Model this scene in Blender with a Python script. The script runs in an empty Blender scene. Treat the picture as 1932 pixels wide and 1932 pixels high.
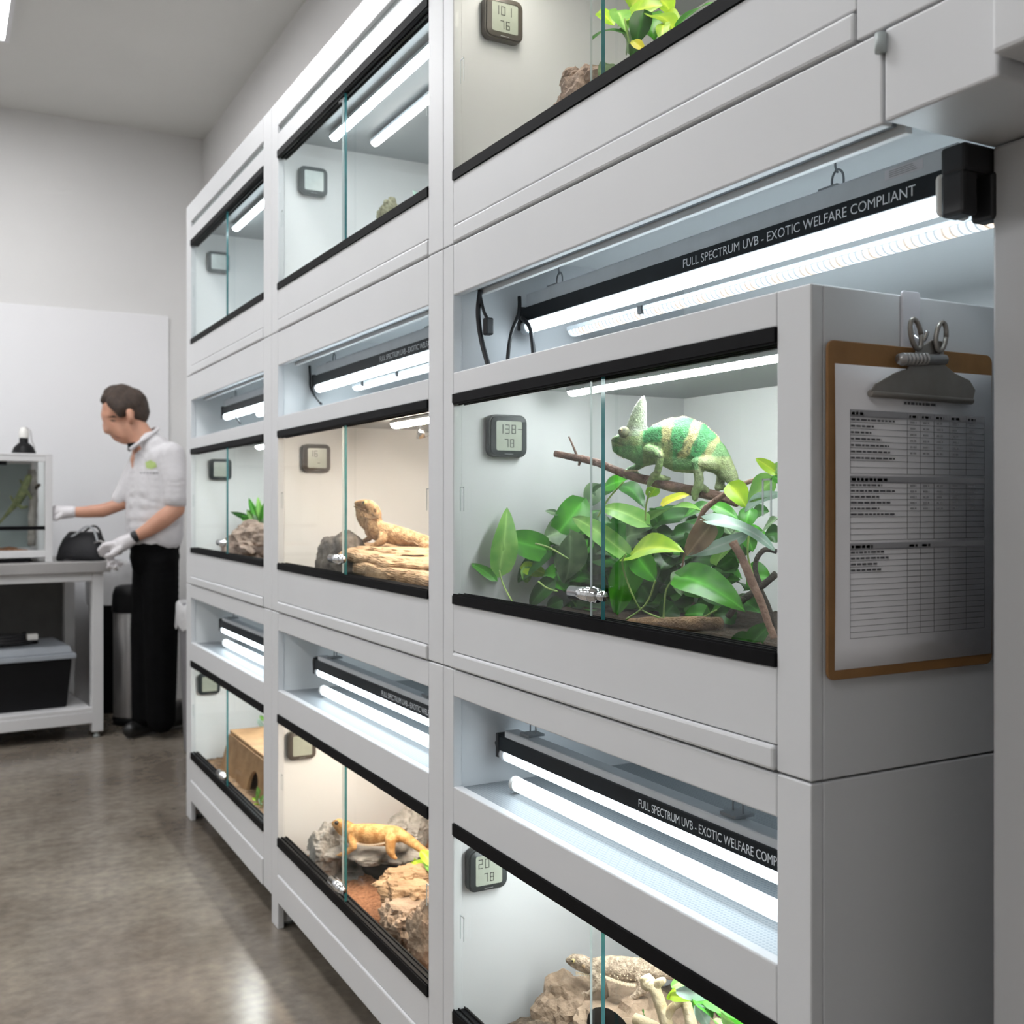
import bpy, bmesh, math, random
from mathutils import Vector, Matrix, noise
from mathutils.bvhtree import BVHTree
V = Vector
R = random.Random(7)
sc = bpy.context.scene
COL = sc.collection
# ---------------------------------------------------------------- camera
F = 2000.0; CX = 966.0; HY = 948.0; H = 1.2
TH = math.atan(1086 / 2000)
SN, CS = math.sin(TH), math.cos(TH)
cd = bpy.data.cameras.new('camera'); cam = bpy.data.objects.new('camera', cd); COL.objects.link(cam)
cam.location = (0, 0, H); cam.rotation_euler = (math.pi / 2, 0, -TH)
cd.sensor_width = 36; cd.lens = F / 1932 * 36; cd.shift_y = -(966 - HY) / 1932
cd.clip_start = .02
cd.dof.use_dof = True; cd.dof.focus_distance = 1.6; cd.dof.aperture_fstop = 7
sc.camera = cam
FW = V((SN, CS, 0)); RT = V((CS, -SN, 0)); UP = V((0, 0, 1)); EYE = V((0, 0, H))

def ray(px, py): return FW + RT * ((px - CX) / F) + UP * ((HY - py) / F)
def P(px, py, X):
    d = ray(px, py); return EYE + d * (X / d.x)
def FL(px, py, z=0):
    d = ray(px, py); return EYE + d * ((z - H) / d.z)
def DP(px, py, depth): return EYE + ray(px, py) * depth
def proj(v):
    q = v - EYE; d = q.dot(FW); return CX + F * q.dot(RT) / d, HY - F * q.z / d
class Plane:
    """an upright plane in the room: turned ang degrees from square-on"""
    def __init__(s, c, ang=0):
        a = math.radians(-math.degrees(TH) - ang)
        s.c = c; s.r = V((math.cos(a), math.sin(a), 0)); s.n = V((math.sin(a), -math.cos(a), 0))
        s.d = (c - EYE).dot(FW); s.s = s.d / F
    def at(s, px, py, w=0):
        d = ray(px, py); k = (s.c - EYE).dot(s.n) / d.dot(s.n)
        return EYE + d * k + s.n * (w * s.s)

# ---------------------------------------------------------------- materials
def nodes(name):
    m = bpy.data.materials.new(name); m.use_nodes = True
    nt = m.node_tree; b = nt.nodes.get('Principled BSDF')
    return m, nt, b
def mat(name, col, rough=.5, metal=0, var=.06, scale=12, bump=0, bscale=None, spec=.5, sss=0, attr=None, col2=None, coat=0, trans=0, contrast=None, rib=False):
    m, nt, b = nodes(name); L = nt.links.new; N = nt.nodes.new
    tc = N('ShaderNodeTexCoord'); n = N('ShaderNodeTexNoise'); n.inputs['Scale'].default_value = scale; n.inputs['Detail'].default_value = 5
    L(tc.outputs['Object'], n.inputs['Vector'])
    rp = N('ShaderNodeValToRGB'); lo, hi = contrast or (.3, .7)
    rp.color_ramp.elements[0].position = lo; rp.color_ramp.elements[1].position = hi
    c2 = col2 or tuple(min(1, c * (1 + var)) for c in col); c1 = col if col2 else tuple(c * (1 - var) for c in col)
    rp.color_ramp.elements[0].color = (*c1, 1); rp.color_ramp.elements[1].color = (*c2, 1)
    L(n.outputs['Fac'], rp.inputs['Fac'])
    if attr:
        at = N('ShaderNodeAttribute'); at.attribute_name = attr
        mx = N('ShaderNodeMix'); mx.data_type = 'RGBA'; mx.blend_type = 'MULTIPLY'; mx.inputs['Factor'].default_value = 1
        L(at.outputs['Color'], mx.inputs['A']); L(rp.outputs['Color'], mx.inputs['B']); L(mx.outputs['Result'], b.inputs['Base Color'])
    elif rib:
        at = N('ShaderNodeAttribute'); at.attribute_name = 'rib'; pw = N('ShaderNodeMath'); pw.operation = 'POWER'; pw.inputs[1].default_value = 7; L(at.outputs['Fac'], pw.inputs[0])
        sc_ = N('ShaderNodeMath'); sc_.operation = 'MULTIPLY'; sc_.inputs[1].default_value = .5; L(pw.outputs[0], sc_.inputs[0])
        mx = N('ShaderNodeMix'); mx.data_type = 'RGBA'; mx.inputs['B'].default_value = (*(min(1, c * 2.2 + .06) for c in c2), 1)
        L(sc_.outputs[0], mx.inputs['Factor']); L(rp.outputs['Color'], mx.inputs['A']); L(mx.outputs['Result'], b.inputs['Base Color'])
    else: L(rp.outputs['Color'], b.inputs['Base Color'])
    b.inputs['Roughness'].default_value = rough; b.inputs['Metallic'].default_value = metal
    b.inputs['Specular IOR Level'].default_value = spec; b.inputs['Coat Weight'].default_value = coat
    if sss: b.inputs['Subsurface Weight'].default_value = sss; b.inputs['Subsurface Scale'].default_value = .01
    if bump:
        n2 = N('ShaderNodeTexNoise'); n2.inputs['Scale'].default_value = bscale or scale * 6; n2.inputs['Detail'].default_value = 4
        L(tc.outputs['Object'], n2.inputs['Vector'])
        bp = N('ShaderNodeBump'); bp.inputs['Strength'].default_value = bump; bp.inputs['Distance'].default_value = .01
        L(n2.outputs['Fac'], bp.inputs['Height']); L(bp.outputs['Normal'], b.inputs['Normal'])
    if trans:
        tr = N('ShaderNodeBsdfTranslucent'); mi = N('ShaderNodeMixShader'); mi.inputs[0].default_value = trans
        L(rp.outputs['Color'], tr.inputs['Color']); out = nt.nodes['Material Output']
        L(b.outputs[0], mi.inputs[1]); L(tr.outputs[0], mi.inputs[2]); L(mi.outputs[0], out.inputs['Surface'])
    return m
def emit(name, col, s, dots=0):
    m, nt, b = nodes(name); L = nt.links.new; N = nt.nodes.new
    b.inputs['Base Color'].default_value = (.9, .9, .9, 1)
    b.inputs['Emission Color'].default_value = (*col, 1); b.inputs['Emission Strength'].default_value = s
    if dots:
        b.inputs['Base Color'].default_value = (.12, .12, .13, 1)
        tc = N('ShaderNodeTexCoord'); sp = N('ShaderNodeSeparateXYZ'); L(tc.outputs['Object'], sp.inputs[0])
        def wave(k):
            mu = N('ShaderNodeMath'); mu.operation = 'MULTIPLY'; mu.inputs[1].default_value = k; L(sp.outputs['Y'], mu.inputs[0])
            si = N('ShaderNodeMath'); si.operation = 'SINE'; L(mu.outputs[0], si.inputs[0]); return si
        w1 = wave(2 * math.pi / dots)
        mr = N('ShaderNodeMapRange'); mr.inputs[1].default_value = -1; mr.inputs[2].default_value = 1; mr.inputs[3].default_value = s * .35; mr.inputs[4].default_value = s * 1.7
        L(w1.outputs[0], mr.inputs[0]); L(mr.outputs[0], b.inputs['Emission Strength'])
        w2 = wave(2 * math.pi / (dots * 5.1)); m2 = N('ShaderNodeMapRange'); m2.inputs[1].default_value = .2; m2.inputs[2].default_value = .6; L(w2.outputs[0], m2.inputs[0])
        mx = N('ShaderNodeMix'); mx.data_type = 'RGBA'; mx.inputs['A'].default_value = (*col, 1); mx.inputs['B'].default_value = (1, .86, .70, 1)
        L(m2.outputs[0], mx.inputs['Factor']); L(mx.outputs['Result'], b.inputs['Emission Color'])
    return m
def glass(name, tint, refl=.8, k=1.5):
    m, nt, b = nodes(name); L = nt.links.new; N = nt.nodes.new; nt.nodes.remove(b)
    fr = N('ShaderNodeFresnel'); fr.inputs[0].default_value = k
    n = N('ShaderNodeTexNoise'); n.inputs['Scale'].default_value = 3
    mr = N('ShaderNodeMapRange'); mr.inputs[3].default_value = refl * .9; mr.inputs[4].default_value = refl
    L(n.outputs['Fac'], mr.inputs[0])
    mu = N('ShaderNodeMath'); mu.operation = 'MULTIPLY'; L(fr.outputs[0], mu.inputs[0]); L(mr.outputs[0], mu.inputs[1])
    t = N('ShaderNodeBsdfTransparent'); t.inputs[0].default_value = (*tint, 1)
    g = N('ShaderNodeBsdfGlossy'); g.inputs['Roughness'].default_value = .02; g.inputs['Color'].default_value = (1, 1, 1, 1)
    mi = N('ShaderNodeMixShader'); L(mu.outputs[0], mi.inputs[0]); L(t.outputs[0], mi.inputs[1]); L(g.outputs[0], mi.inputs[2])
    L(mi.outputs[0], nt.nodes['Material Output'].inputs['Surface']); return m
def perforated(name, col, hole, k):
    m, nt, b = nodes(name); L = nt.links.new; N = nt.nodes.new
    tc = N('ShaderNodeTexCoord'); v = N('ShaderNodeTexVoronoi'); v.inputs['Scale'].default_value = k; v.inputs['Randomness'].default_value = 0
    L(tc.outputs['Object'], v.inputs['Vector'])
    r = N('ShaderNodeValToRGB'); r.color_ramp.elements[0].position = .28; r.color_ramp.elements[0].color = (*hole, 1)
    r.color_ramp.elements[1].position = .36; r.color_ramp.elements[1].color = (*col, 1)
    L(v.outputs['Distance'], r.inputs['Fac']); L(r.outputs['Color'], b.inputs['Base Color'])
    b.inputs['Roughness'].default_value = .45; b.inputs['Metallic'].default_value = .3; return m
M = {}
M['endpanel'] = mat('end_panel_paint', (.47, .47, .475), .7, var=.02, scale=3)
M['white'] = mat('white_melamine', (.655, .665, .68), .42, var=.015, scale=5, spec=.35)
M['inner'] = mat('white_liner', (.80, .81, .81), .5, var=.015, scale=4)
M['wall'] = mat('painted_wall', (.72, .715, .71), .8, var=.03, scale=1.5, bump=.05, bscale=180)
M['panel'] = mat('wall_panel_white', (.82, .82, .84), .5, var=.01, scale=2)
M['ceil'] = mat('ceiling_paint', (.66, .655, .63), .9, var=.03, scale=1.2)
M['black'] = mat('black_plastic', (.005, .005, .006), .6, var=.2, scale=30, spec=.1)
M['blackgloss'] = mat('black_enamel', (.006, .009, .012), .4, var=.2, scale=20, spec=.2)
M['rubber'] = mat('black_cable', (.008, .008, .01), .5, var=.2)
M['alu'] = mat('aluminium', (.58, .61, .64), .45, .15, var=.05, scale=20)
M['groovegrey'] = mat('shaded_groove_grey', (.25, .28, .31), .45, .2, var=.06)
M['chrome'] = mat('chrome', (.78, .8, .82), .12, 1, var=.03)
M['steelclip'] = mat('clip_steel', (.30, .275, .25), .38, .75, var=.1, scale=30)
M['mesh'] = perforated('perforated_mesh', (.36, .38, .39), (.10, .11, .12), 260)
M['lidmesh'] = perforated('cabinet_top_mesh', (.34, .36, .38), (.24, .27, .29), 160)
M['glass'] = glass('clear_glass', (.985, .995, .99), .06)
M['edge'] = mat('green_glass_edge', (.035, .16, .17), .15, var=.15, scale=40, coat=.4)
M['pulled'] = mat('grey_recess', (.45, .5, .5), .3, var=.05)
M['tube'] = emit('uvb_tube_glow', (.80, .93, 1), 14)
M['tube2'] = emit('uvb_tube_glow_low', (.78, .92, 1), 9)
M['tube_low'] = emit('led_tube_glow', (.82, .94, 1), 1.6)
M['ledcool'] = emit('led_strip_cool', (.82, .93, 1), 1.7, .0115)
M['ledwhite'] = emit('led_strip_white', (.84, .95, 1), 5)
M['ledtop'] = emit('led_strip_top', (.84, .95, 1), 25)
M['ledtopw'] = emit('led_strip_top_warm', (1, .95, .9), 12)
M['ledcream'] = emit('led_strip_cream', (1, .93, .82), 34)
M['ledneutral'] = emit('led_strip_neutral', (.95, 1, .99), 62)
M['ledwarm'] = emit('led_strip_warm', (1, .86, .72), 80)
M['ledpeach'] = emit('led_strip_peach', (1, .87, .74), 128)
M['ceillamp'] = emit('ceiling_lamp_glow', (.985, .99, 1), 19)
M['lcd'] = mat('lcd_screen', (.36, .39, .33), .25, var=.05, scale=60)
M['lcdb'] = mat('lcd_screen_pale', (.62, .68, .66), .2, var=.05, scale=60)
M['digit'] = mat('lcd_digit', (.03, .035, .03), .5)
M['hygro'] = mat('dark_grey_case', (.022, .03, .033), .4, var=.1)
M['hygrog'] = mat('grey_case', (.13, .145, .15), .4, var=.1)
M['hygrob'] = mat('bronze_grey_case', (.07, .06, .05), .4, var=.1)
M['letter'] = mat('white_print', (.75, .79, .82), .5, var=.02)
M['paper'] = mat('paper', (.76, .755, .78), .7, var=.01)
M['ink'] = mat('grey_ink', (.09, .09, .10), .7)
M['inkl'] = mat('pale_grey_ink', (.36, .36, .38), .7)
M['board'] = mat('hardboard', (.27, .135, .045), .6, var=.12, scale=30, bump=.05)
M['stick'] = mat('pale_adhesive', (.68, .67, .71), .4)
M['soil'] = mat('dark_soil', (.016, .010, .006), .9, col2=(.06, .036, .02), scale=90, bump=.8, bscale=160)
M['coco'] = mat('red_brown_substrate', (.20, .075, .03), .9, col2=(.50, .24, .12), scale=110, bump=.9, bscale=200)
M['grit'] = mat('brown_grit', (.07, .05, .032), .9, col2=(.22, .16, .11), scale=110, bump=.8, bscale=180)
M['rocktan'] = mat('sandstone', (.26, .16, .085), .85, col2=(.47, .32, .185), scale=22, bump=.5, bscale=70)
M['rockdark'] = mat('dark_rock', (.055, .045, .038), .85, col2=(.16, .135, .11), scale=25, bump=.5, bscale=80)
M['tabledark'] = mat('under_table_dark', (.13, .127, .123), .7, var=.08)
M['rockgrey'] = mat('grey_slate', (.17, .16, .15), .8, col2=(.38, .36, .33), scale=25, bump=.5, bscale=80)
M['rockbrown'] = mat('brown_rock', (.19, .13, .085), .85, col2=(.42, .30, .21), scale=24, bump=.6, bscale=80)
M['rockpink'] = mat('pinkish_rock', (.16, .11, .085), .85, col2=(.34, .25, .20), scale=40, bump=.6, bscale=90)
M['cave'] = mat('hollow_shade_black', (.003, .003, .003), 1, spec=0)  # black painted in for shaded hollows
M['bark'] = mat('brown_bark', (.07, .04, .03), .8, col2=(.26, .15, .115), scale=45, bump=.6, bscale=120)
M['barkpink'] = mat('pinkish_bark', (.17, .095, .07), .8, col2=(.42, .27, .20), scale=50, bump=.5, bscale=140)
M['barkdark'] = mat('dark_vine', (.018, .016, .012), .8, col2=(.07, .055, .04), scale=60, bump=.5)
M['woodpale'] = mat('pale_driftwood', (.48, .36, .20), .75, col2=(.80, .68, .47), scale=35, bump=.4, bscale=110)
M['cork'] = mat('cork_bark', (.13, .075, .04), .85, col2=(.36, .22, .12), scale=50, bump=.7)
M['hide'] = mat('pine_wood', (.28, .15, .065), .65, col2=(.44, .26, .125), scale=14, bump=.2)
M['stem'] = mat('green_stem', (.10, .20, .03), .5, col2=(.30, .42, .10), scale=30)
LEAF = {}
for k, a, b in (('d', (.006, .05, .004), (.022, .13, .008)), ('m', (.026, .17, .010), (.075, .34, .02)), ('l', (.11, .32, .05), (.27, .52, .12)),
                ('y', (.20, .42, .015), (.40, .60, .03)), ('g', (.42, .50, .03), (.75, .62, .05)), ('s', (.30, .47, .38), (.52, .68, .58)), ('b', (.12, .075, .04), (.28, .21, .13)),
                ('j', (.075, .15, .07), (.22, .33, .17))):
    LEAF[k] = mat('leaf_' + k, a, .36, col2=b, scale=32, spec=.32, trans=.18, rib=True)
LK = list(LEAF)
M['cham'] = mat('chameleon_skin', (.66, .66, .66), .5, col2=(1, 1, 1), scale=170, bump=.35, bscale=420, attr='pig', contrast=(.3, .62))
M['bdtan'] = mat('bearded_dragon_tan', (.29, .165, .07), .65, col2=(.54, .36, .19), scale=95, bump=.7, bscale=300, contrast=(.4, .6))
M['bdgrey'] = mat('bearded_dragon_grey', (.27, .20, .14), .65, col2=(.54, .42, .31), contrast=(.4, .6), scale=130, bump=.5, bscale=300)
M['bdorange'] = mat('bearded_dragon_orange', (.46, .22, .06), .65, col2=(.66, .38, .15), contrast=(.4, .6), scale=75, bump=.4, bscale=300)
M['spine'] = mat('pale_spines', (.66, .54, .38), .6)
M['spined'] = mat('dark_spines', (.22, .14, .07), .6)
M['eyeblack'] = mat('eye_black', (.01, .008, .006), .1)
M['eyegold'] = mat('eye_gold', (.42, .34, .14), .3)
M['skin'] = mat('skin', (.50, .25, .165), .5, col2=(.58, .31, .215), scale=8, sss=.08)
M['hair'] = mat('brown_hair', (.022, .013, .009), .6, col2=(.06, .036, .024), scale=60, bump=.5)
M['shirt'] = mat('pale_grey_polo', (.60, .59, .61), .85, var=.04, scale=25, bump=.2, bscale=60)
M['hangplate'] = mat('grey_hanger_plate', (.3, .32, .34), .5)
M['trouser'] = mat('black_cloth', (.003, .003, .0035), .9, var=.3, bump=.1, spec=.1)
M['glove'] = mat('white_nitrile', (.66, .64, .66), .4, var=.05, bump=.3, bscale=60)
M['shoe'] = mat('black_leather', (.008, .008, .008), .4, var=.2)
M['lips'] = mat('lip_skin', (.36, .15, .11), .5)
M['logog'] = mat('logo_green', (.42, .55, .20), .7)
M['logot'] = mat('logo_grey', (.34, .34, .36), .7)
M['steel'] = mat('brushed_steel', (.42, .41, .41), .35, .8, var=.06, scale=6)
M['tabletop'] = mat('grey_worktop', (.36, .35, .345), .4, var=.06, scale=6)
M['tablewhite'] = mat('white_powder_coat', (.68, .68, .69), .45, var=.02)
M['lid'] = mat('pale_plastic_lid', (.34, .37, .41), .35, var=.05)
M['binblack'] = mat('black_bin_plastic', (.005, .005, .006), .5, var=.2, spec=.2)
M['bingrey'] = mat('grey_bin_plastic', (.26, .26, .28), .5, var=.06)
M['liner'] = mat('bin_liner', (.55, .55, .56), .45, var=.05, bump=.5, bscale=30)
M['bagcloth'] = mat('black_bag_cloth', (.008, .008, .011), .7, var=.3, bump=.3)
M['ceramic'] = mat('white_ceramic', (.74, .73, .70), .35, var=.03)
M['lizgreen'] = mat('olive_lizard_skin', (.10, .13, .05), .6, col2=(.25, .28, .13), scale=40, bump=.4)

# ---------------------------------------------------------------- mesh building
class MB:
    def __init__(s): s.v = []; s.f = []; s.m = []; s.sm = []; s.rib = {}
    def add(s, vs, fs, mi=0, smooth=False):
        o = len(s.v); s.v += [V(q) for q in vs]
        for f in fs: s.f.append([i + o for i in f]); s.m.append(mi); s.sm.append(smooth)
        return s
    def box(s, x0, x1, y0, y1, z0, z1, mi=0, mat4=None):
        vs = [V((x, y, z)) for x in (x0, x1) for y in (y0, y1) for z in (z0, z1)]
        if mat4: vs = [mat4 @ q for q in vs]
        return s.add(vs, [(0, 1, 3, 2), (4, 6, 7, 5), (0, 4, 5, 1), (2, 3, 7, 6), (0, 2, 6, 4), (1, 5, 7, 3)], mi)
    def tube(s, pts, r, seg=10, mi=0, cap=True):
        pts = [V(q) for q in pts]; n = len(pts); rs = r if isinstance(r, (list, tuple)) else [r] * n
        up = None; rings = []
        for i, q in enumerate(pts):
            d = (pts[min(i + 1, n - 1)] - pts[max(i - 1, 0)]).normalized()
            if up is None:
                up = V((0, 0, 1)) if abs(d.z) < .9 else V((1, 0, 0))
            a = (up - d * up.dot(d)).normalized(); b = d.cross(a); up = a
            rings.append([q + (a * math.cos(2 * math.pi * k / seg) + b * math.sin(2 * math.pi * k / seg)) * rs[i] for k in range(seg)])
        vs = [x for rr in rings for x in rr]; fs = []
        for i in range(n - 1):
            for k in range(seg):
                k2 = (k + 1) % seg; fs.append((i * seg + k, i * seg + k2, (i + 1) * seg + k2, (i + 1) * seg + k))
        if cap: fs += [tuple(range(seg))[::-1], tuple((n - 1) * seg + k for k in range(seg))]
        return s.add(vs, fs, mi, True)
    def lathe(s, prof, c, seg=28, mi=0, axis=None):
        c = V(c); vs = []; fs = []; n = len(prof)
        q = V((0, 0, 1)).rotation_difference(V(axis).normalized()).to_matrix() if axis else Matrix.Identity(3)
        for r, z in prof:
            for k in range(seg):
                a = 2 * math.pi * k / seg; vs.append(c + q @ V((r * math.cos(a), r * math.sin(a), z)))
        for i in range(n - 1):
            for k in range(seg):
                k2 = (k + 1) % seg; fs.append((i * seg + k, i * seg + k2, (i + 1) * seg + k2, (i + 1) * seg + k))
        return s.add(vs, fs, mi, True)
    def ball(s, c, r, sub=2, mi=0, mat3=None):
        bm = bmesh.new(); bmesh.ops.create_icosphere(bm, subdivisions=sub, radius=1)
        rr = V(r) if hasattr(r, '__len__') else V((r, r, r)); c = V(c)
        vs = []
        for v in bm.verts:
            q = V((v.co.x * rr.x, v.co.y * rr.y, v.co.z * rr.z)); vs.append(c + (mat3 @ q if mat3 else q))
        fs = [[v.index for v in f.verts] for f in bm.faces]; bm.free(); return s.add(vs, fs, mi, True)
    def cone(s, a, b, r, seg=6, mi=0):
        a, b = V(a), V(b); d = (b - a).normalized(); u = d.orthogonal().normalized(); w = d.cross(u)
        vs = [a + (u * math.cos(2 * math.pi * k / seg) + w * math.sin(2 * math.pi * k / seg)) * r for k in range(seg)] + [b]
        return s.add(vs, [(k, (k + 1) % seg, seg) for k in range(seg)] + [tuple(range(seg))[::-1]], mi)
    def build(s, name, mats, parent=None, bevel=0, smooth=None, subs=0):
        mats = mats if isinstance(mats, (list, tuple)) else [mats]
        me = bpy.data.meshes.new(name); off = parent_loc(parent)
        me.from_pydata([q - off for q in s.v], [], s.f); 
        for i, p in enumerate(me.polygons): p.material_index = s.m[i]; p.use_smooth = s.sm[i] if smooth is None else smooth
        for m in mats: me.materials.append(m)
        if s.rib:
            at = me.attributes.new('rib', 'FLOAT', 'POINT')
            for i, q in s.rib.items(): at.data[i].value = q
        bm = bmesh.new(); bm.from_mesh(me); bmesh.ops.recalc_face_normals(bm, faces=bm.faces); bm.to_mesh(me); bm.free()
        o = bpy.data.objects.new(name, me); COL.objects.link(o); o.parent = parent
        if bevel:
            b = o.modifiers.new('bevel', 'BEVEL'); b.width = bevel; b.segments = 2; b.limit_method = 'ANGLE'
        if subs:
            b = o.modifiers.new('sub', 'SUBSURF'); b.levels = subs; b.render_levels = subs
        return o
def parent_loc(p):
    l = V((0, 0, 0))
    while p: l = l + p.location; p = p.parent
    return l
def thing(name, label, cat, loc, group=None):
    o = bpy.data.objects.new(name, None); COL.objects.link(o); o.location = loc; o.empty_display_size = .05
    return tag(o, label, cat, group)
def tag(o, label, cat, group=None, kind=None):
    o['label'] = label; o['category'] = cat
    if group: o['group'] = group
    if kind: o['kind'] = kind
    return o
def struct(name, mb, m, bevel=0):
    o = mb.build(name, m, None, bevel); o['kind'] = 'structure'; return o
def B(*a): return MB().box(*a)
def copy_tree(o, parent=None):
    c = o.copy(); COL.objects.link(c); c.parent = parent
    for ch in [x for x in bpy.data.objects if x.parent == o]: copy_tree(ch, c)
    return c
_ico = {}
def ico(sub):
    if sub not in _ico:
        bm = bmesh.new(); bmesh.ops.create_icosphere(bm, subdivisions=sub, radius=1)
        _ico[sub] = ([v.co.copy() for v in bm.verts], [[v.index for v in f.verts] for f in bm.faces]); bm.free()
    return _ico[sub]
def realize(o, name):
    dg = bpy.context.evaluated_depsgraph_get(); me = bpy.data.meshes.new_from_object(o.evaluated_get(dg)); me.name = name; return me
def blob(name, chains, pl, voxel, m, parent, comp=1.0, smooth=4, pig=None, cut=None):
    """one continuous surface grown over tapering chains of (px, py, radius, depth) joints"""
    vs = []; fs = []; bv, bf = ico(2); n = pl.n if pl else V((0, -1, 0))
    for ch in chains:
        cm = comp
        if isinstance(ch, tuple): cm, ch = ch
        pts = []
        for q in ch:
            if isinstance(q[0], Vector): pts.append((q[0], q[1]))
            else: pts.append((pl.at(q[0], q[1], q[3] if len(q) > 3 else 0), q[2] * pl.s))
        samp = []
        for i in range(len(pts) - 1):
            (a, ra), (b, rb) = pts[i], pts[i + 1]; k = max(1, int((b - a).length / (.35 * max(min(ra, rb), voxel))))
            samp += [(a.lerp(b, j / k), ra + (rb - ra) * j / k) for j in range(k)]
        samp.append(pts[-1])
        for c, r in samp:
            o = len(vs)
            for q in bv:
                d = q * r; d = d - n * (d.dot(n) * (1 - cm)); vs.append(c + d)
            fs += [[i + o for i in f] for f in bf]
    me = bpy.data.meshes.new(name); me.from_pydata(vs, [], fs); me.update()
    t = bpy.data.objects.new('tmp', me); COL.objects.link(t)
    r = t.modifiers.new('r', 'REMESH'); r.mode = 'VOXEL'; r.voxel_size = voxel
    if smooth: q = t.modifiers.new('s', 'SMOOTH'); q.iterations = smooth; q.factor = .5
    me2 = realize(t, name); bpy.data.objects.remove(t); bpy.data.meshes.remove(me)
    off = parent_loc(parent)
    if pig:
        ca = me2.color_attributes.new('pig', 'FLOAT_COLOR', 'POINT')
        for i, v in enumerate(me2.vertices): ca.data[i].color = (*pig(*proj(v.co), v.co), 1)
    me2.transform(Matrix.Translation(-off))
    for p in me2.polygons: p.use_smooth = True
    me2.materials.clear(); me2.materials.append(m)
    o = bpy.data.objects.new(name, me2); COL.objects.link(o); o.parent = parent; return o
def clampv(p, ref):
    """keeps what lies in a tank inside its walls"""
    if not (.84 < ref.x < 1.4 and .86 < ref.y < 4.2): return p
    zm = 1.7765 if ref.z > 1.76 else .9965 if 1.42 > ref.z > .95 else .1725 if ref.z < .6 else None
    if zm is None: return p
    y0, y1 = (.925, 1.779) if ref.y < 1.8 else (1.90, 2.929) if ref.y < 2.95 else (3.085, 4.087)
    return V((min(max(p.x, .8795), 1.377), min(max(p.y, y0), y1), max(p.z, zm)))
def rock(mb, c, r, seed=0, sub=4, rough=.25, flat=0, yaw=0, mi=0, tilt=0, terr=.5):
    bv, bf = ico(sub); s = V((seed * 3.1, seed * 1.7, seed * .9)); c = V(c); q = Matrix.Rotation(yaw, 3, 'Z') @ Matrix.Rotation(tilt, 3, 'X')
    vs = []; mr = sum(r) / 3
    for v0 in bv:
        v = V((v0.x * r[0], v0.y * r[1], v0.z * r[2])) / mr
        k = 1 + rough * noise.noise(v * 1.5 + s) + rough * .55 * noise.noise(v * 3.7 + s) + rough * .3 * (noise.cell(v * 3 + s) - .5) + rough * .18 * noise.noise(v * 9 + s)
        p = v0 * k
        if flat:
            p.z = max(-flat, min(flat, p.z)); p.z += .06 * noise.noise(v * 4 + s)
            p.z = round(p.z * 5) / 5 * terr + p.z * (1 - terr)
        vs.append(clampv(c + q @ V((p.x * r[0], p.y * r[1], p.z * r[2])), c))
    return mb.add(vs, bf, mi, flat == 0 and rough < .2)
def leaf(mb, base, tip, w, n, pal, bend=.15, fold=.3, kind='heart'):
    base, tip = V(base), V(tip); a = tip - base; L = a.length; a = a / L; n = V(n)
    s = a.cross(n)
    if s.length < 1e-3: s = a.cross(V((0, 0, 1)))
    s.normalize(); n = s.cross(a); ph = R.random() * 6; vs = []; rows = 10; cols = 6
    for i in range(rows + 1):
        t = i / rows
        if kind == 'heart': ww = (t ** .42) * ((1 - t) ** .8) / .44
        else: ww = math.sin(math.pi * min(1, t * .93 + .07)) ** .8
        ww *= w / 2
        for j in range(cols + 1):
            v = j / cols * 2 - 1
            mb.rib[len(mb.v) + len(vs)] = 1 - abs(v)
            h = fold * abs(v) * ww * .8 - bend * L * (4 * (t - .5) ** 2 - .5) * .5 + .06 * w * math.sin(t * 7 + ph) * v * abs(v)
            vs.append(clampv(base + a * (t * L - (abs(v) ** 2 * .10 * L * max(0, .35 - t) * 3 if kind == 'heart' else 0)) + s * (v * ww) + n * h, base))
    fs = [(i * (cols + 1) + j, i * (cols + 1) + j + 1, (i + 1) * (cols + 1) + j + 1, (i + 1) * (cols + 1) + j) for i in range(rows) for j in range(cols)]
    return mb.add(vs, fs, LK.index(pal), True)
def text_mesh(s, size, font_width=1.0):
    c = bpy.data.curves.new('t', 'FONT'); c.body = s; c.size = size; c.align_x = 'LEFT'; c.align_y = 'CENTER'; c.resolution_u = 3
    o = bpy.data.objects.new('t', c); COL.objects.link(o); me = realize(o, 'lettering'); bpy.data.objects.remove(o)
    return me
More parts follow.
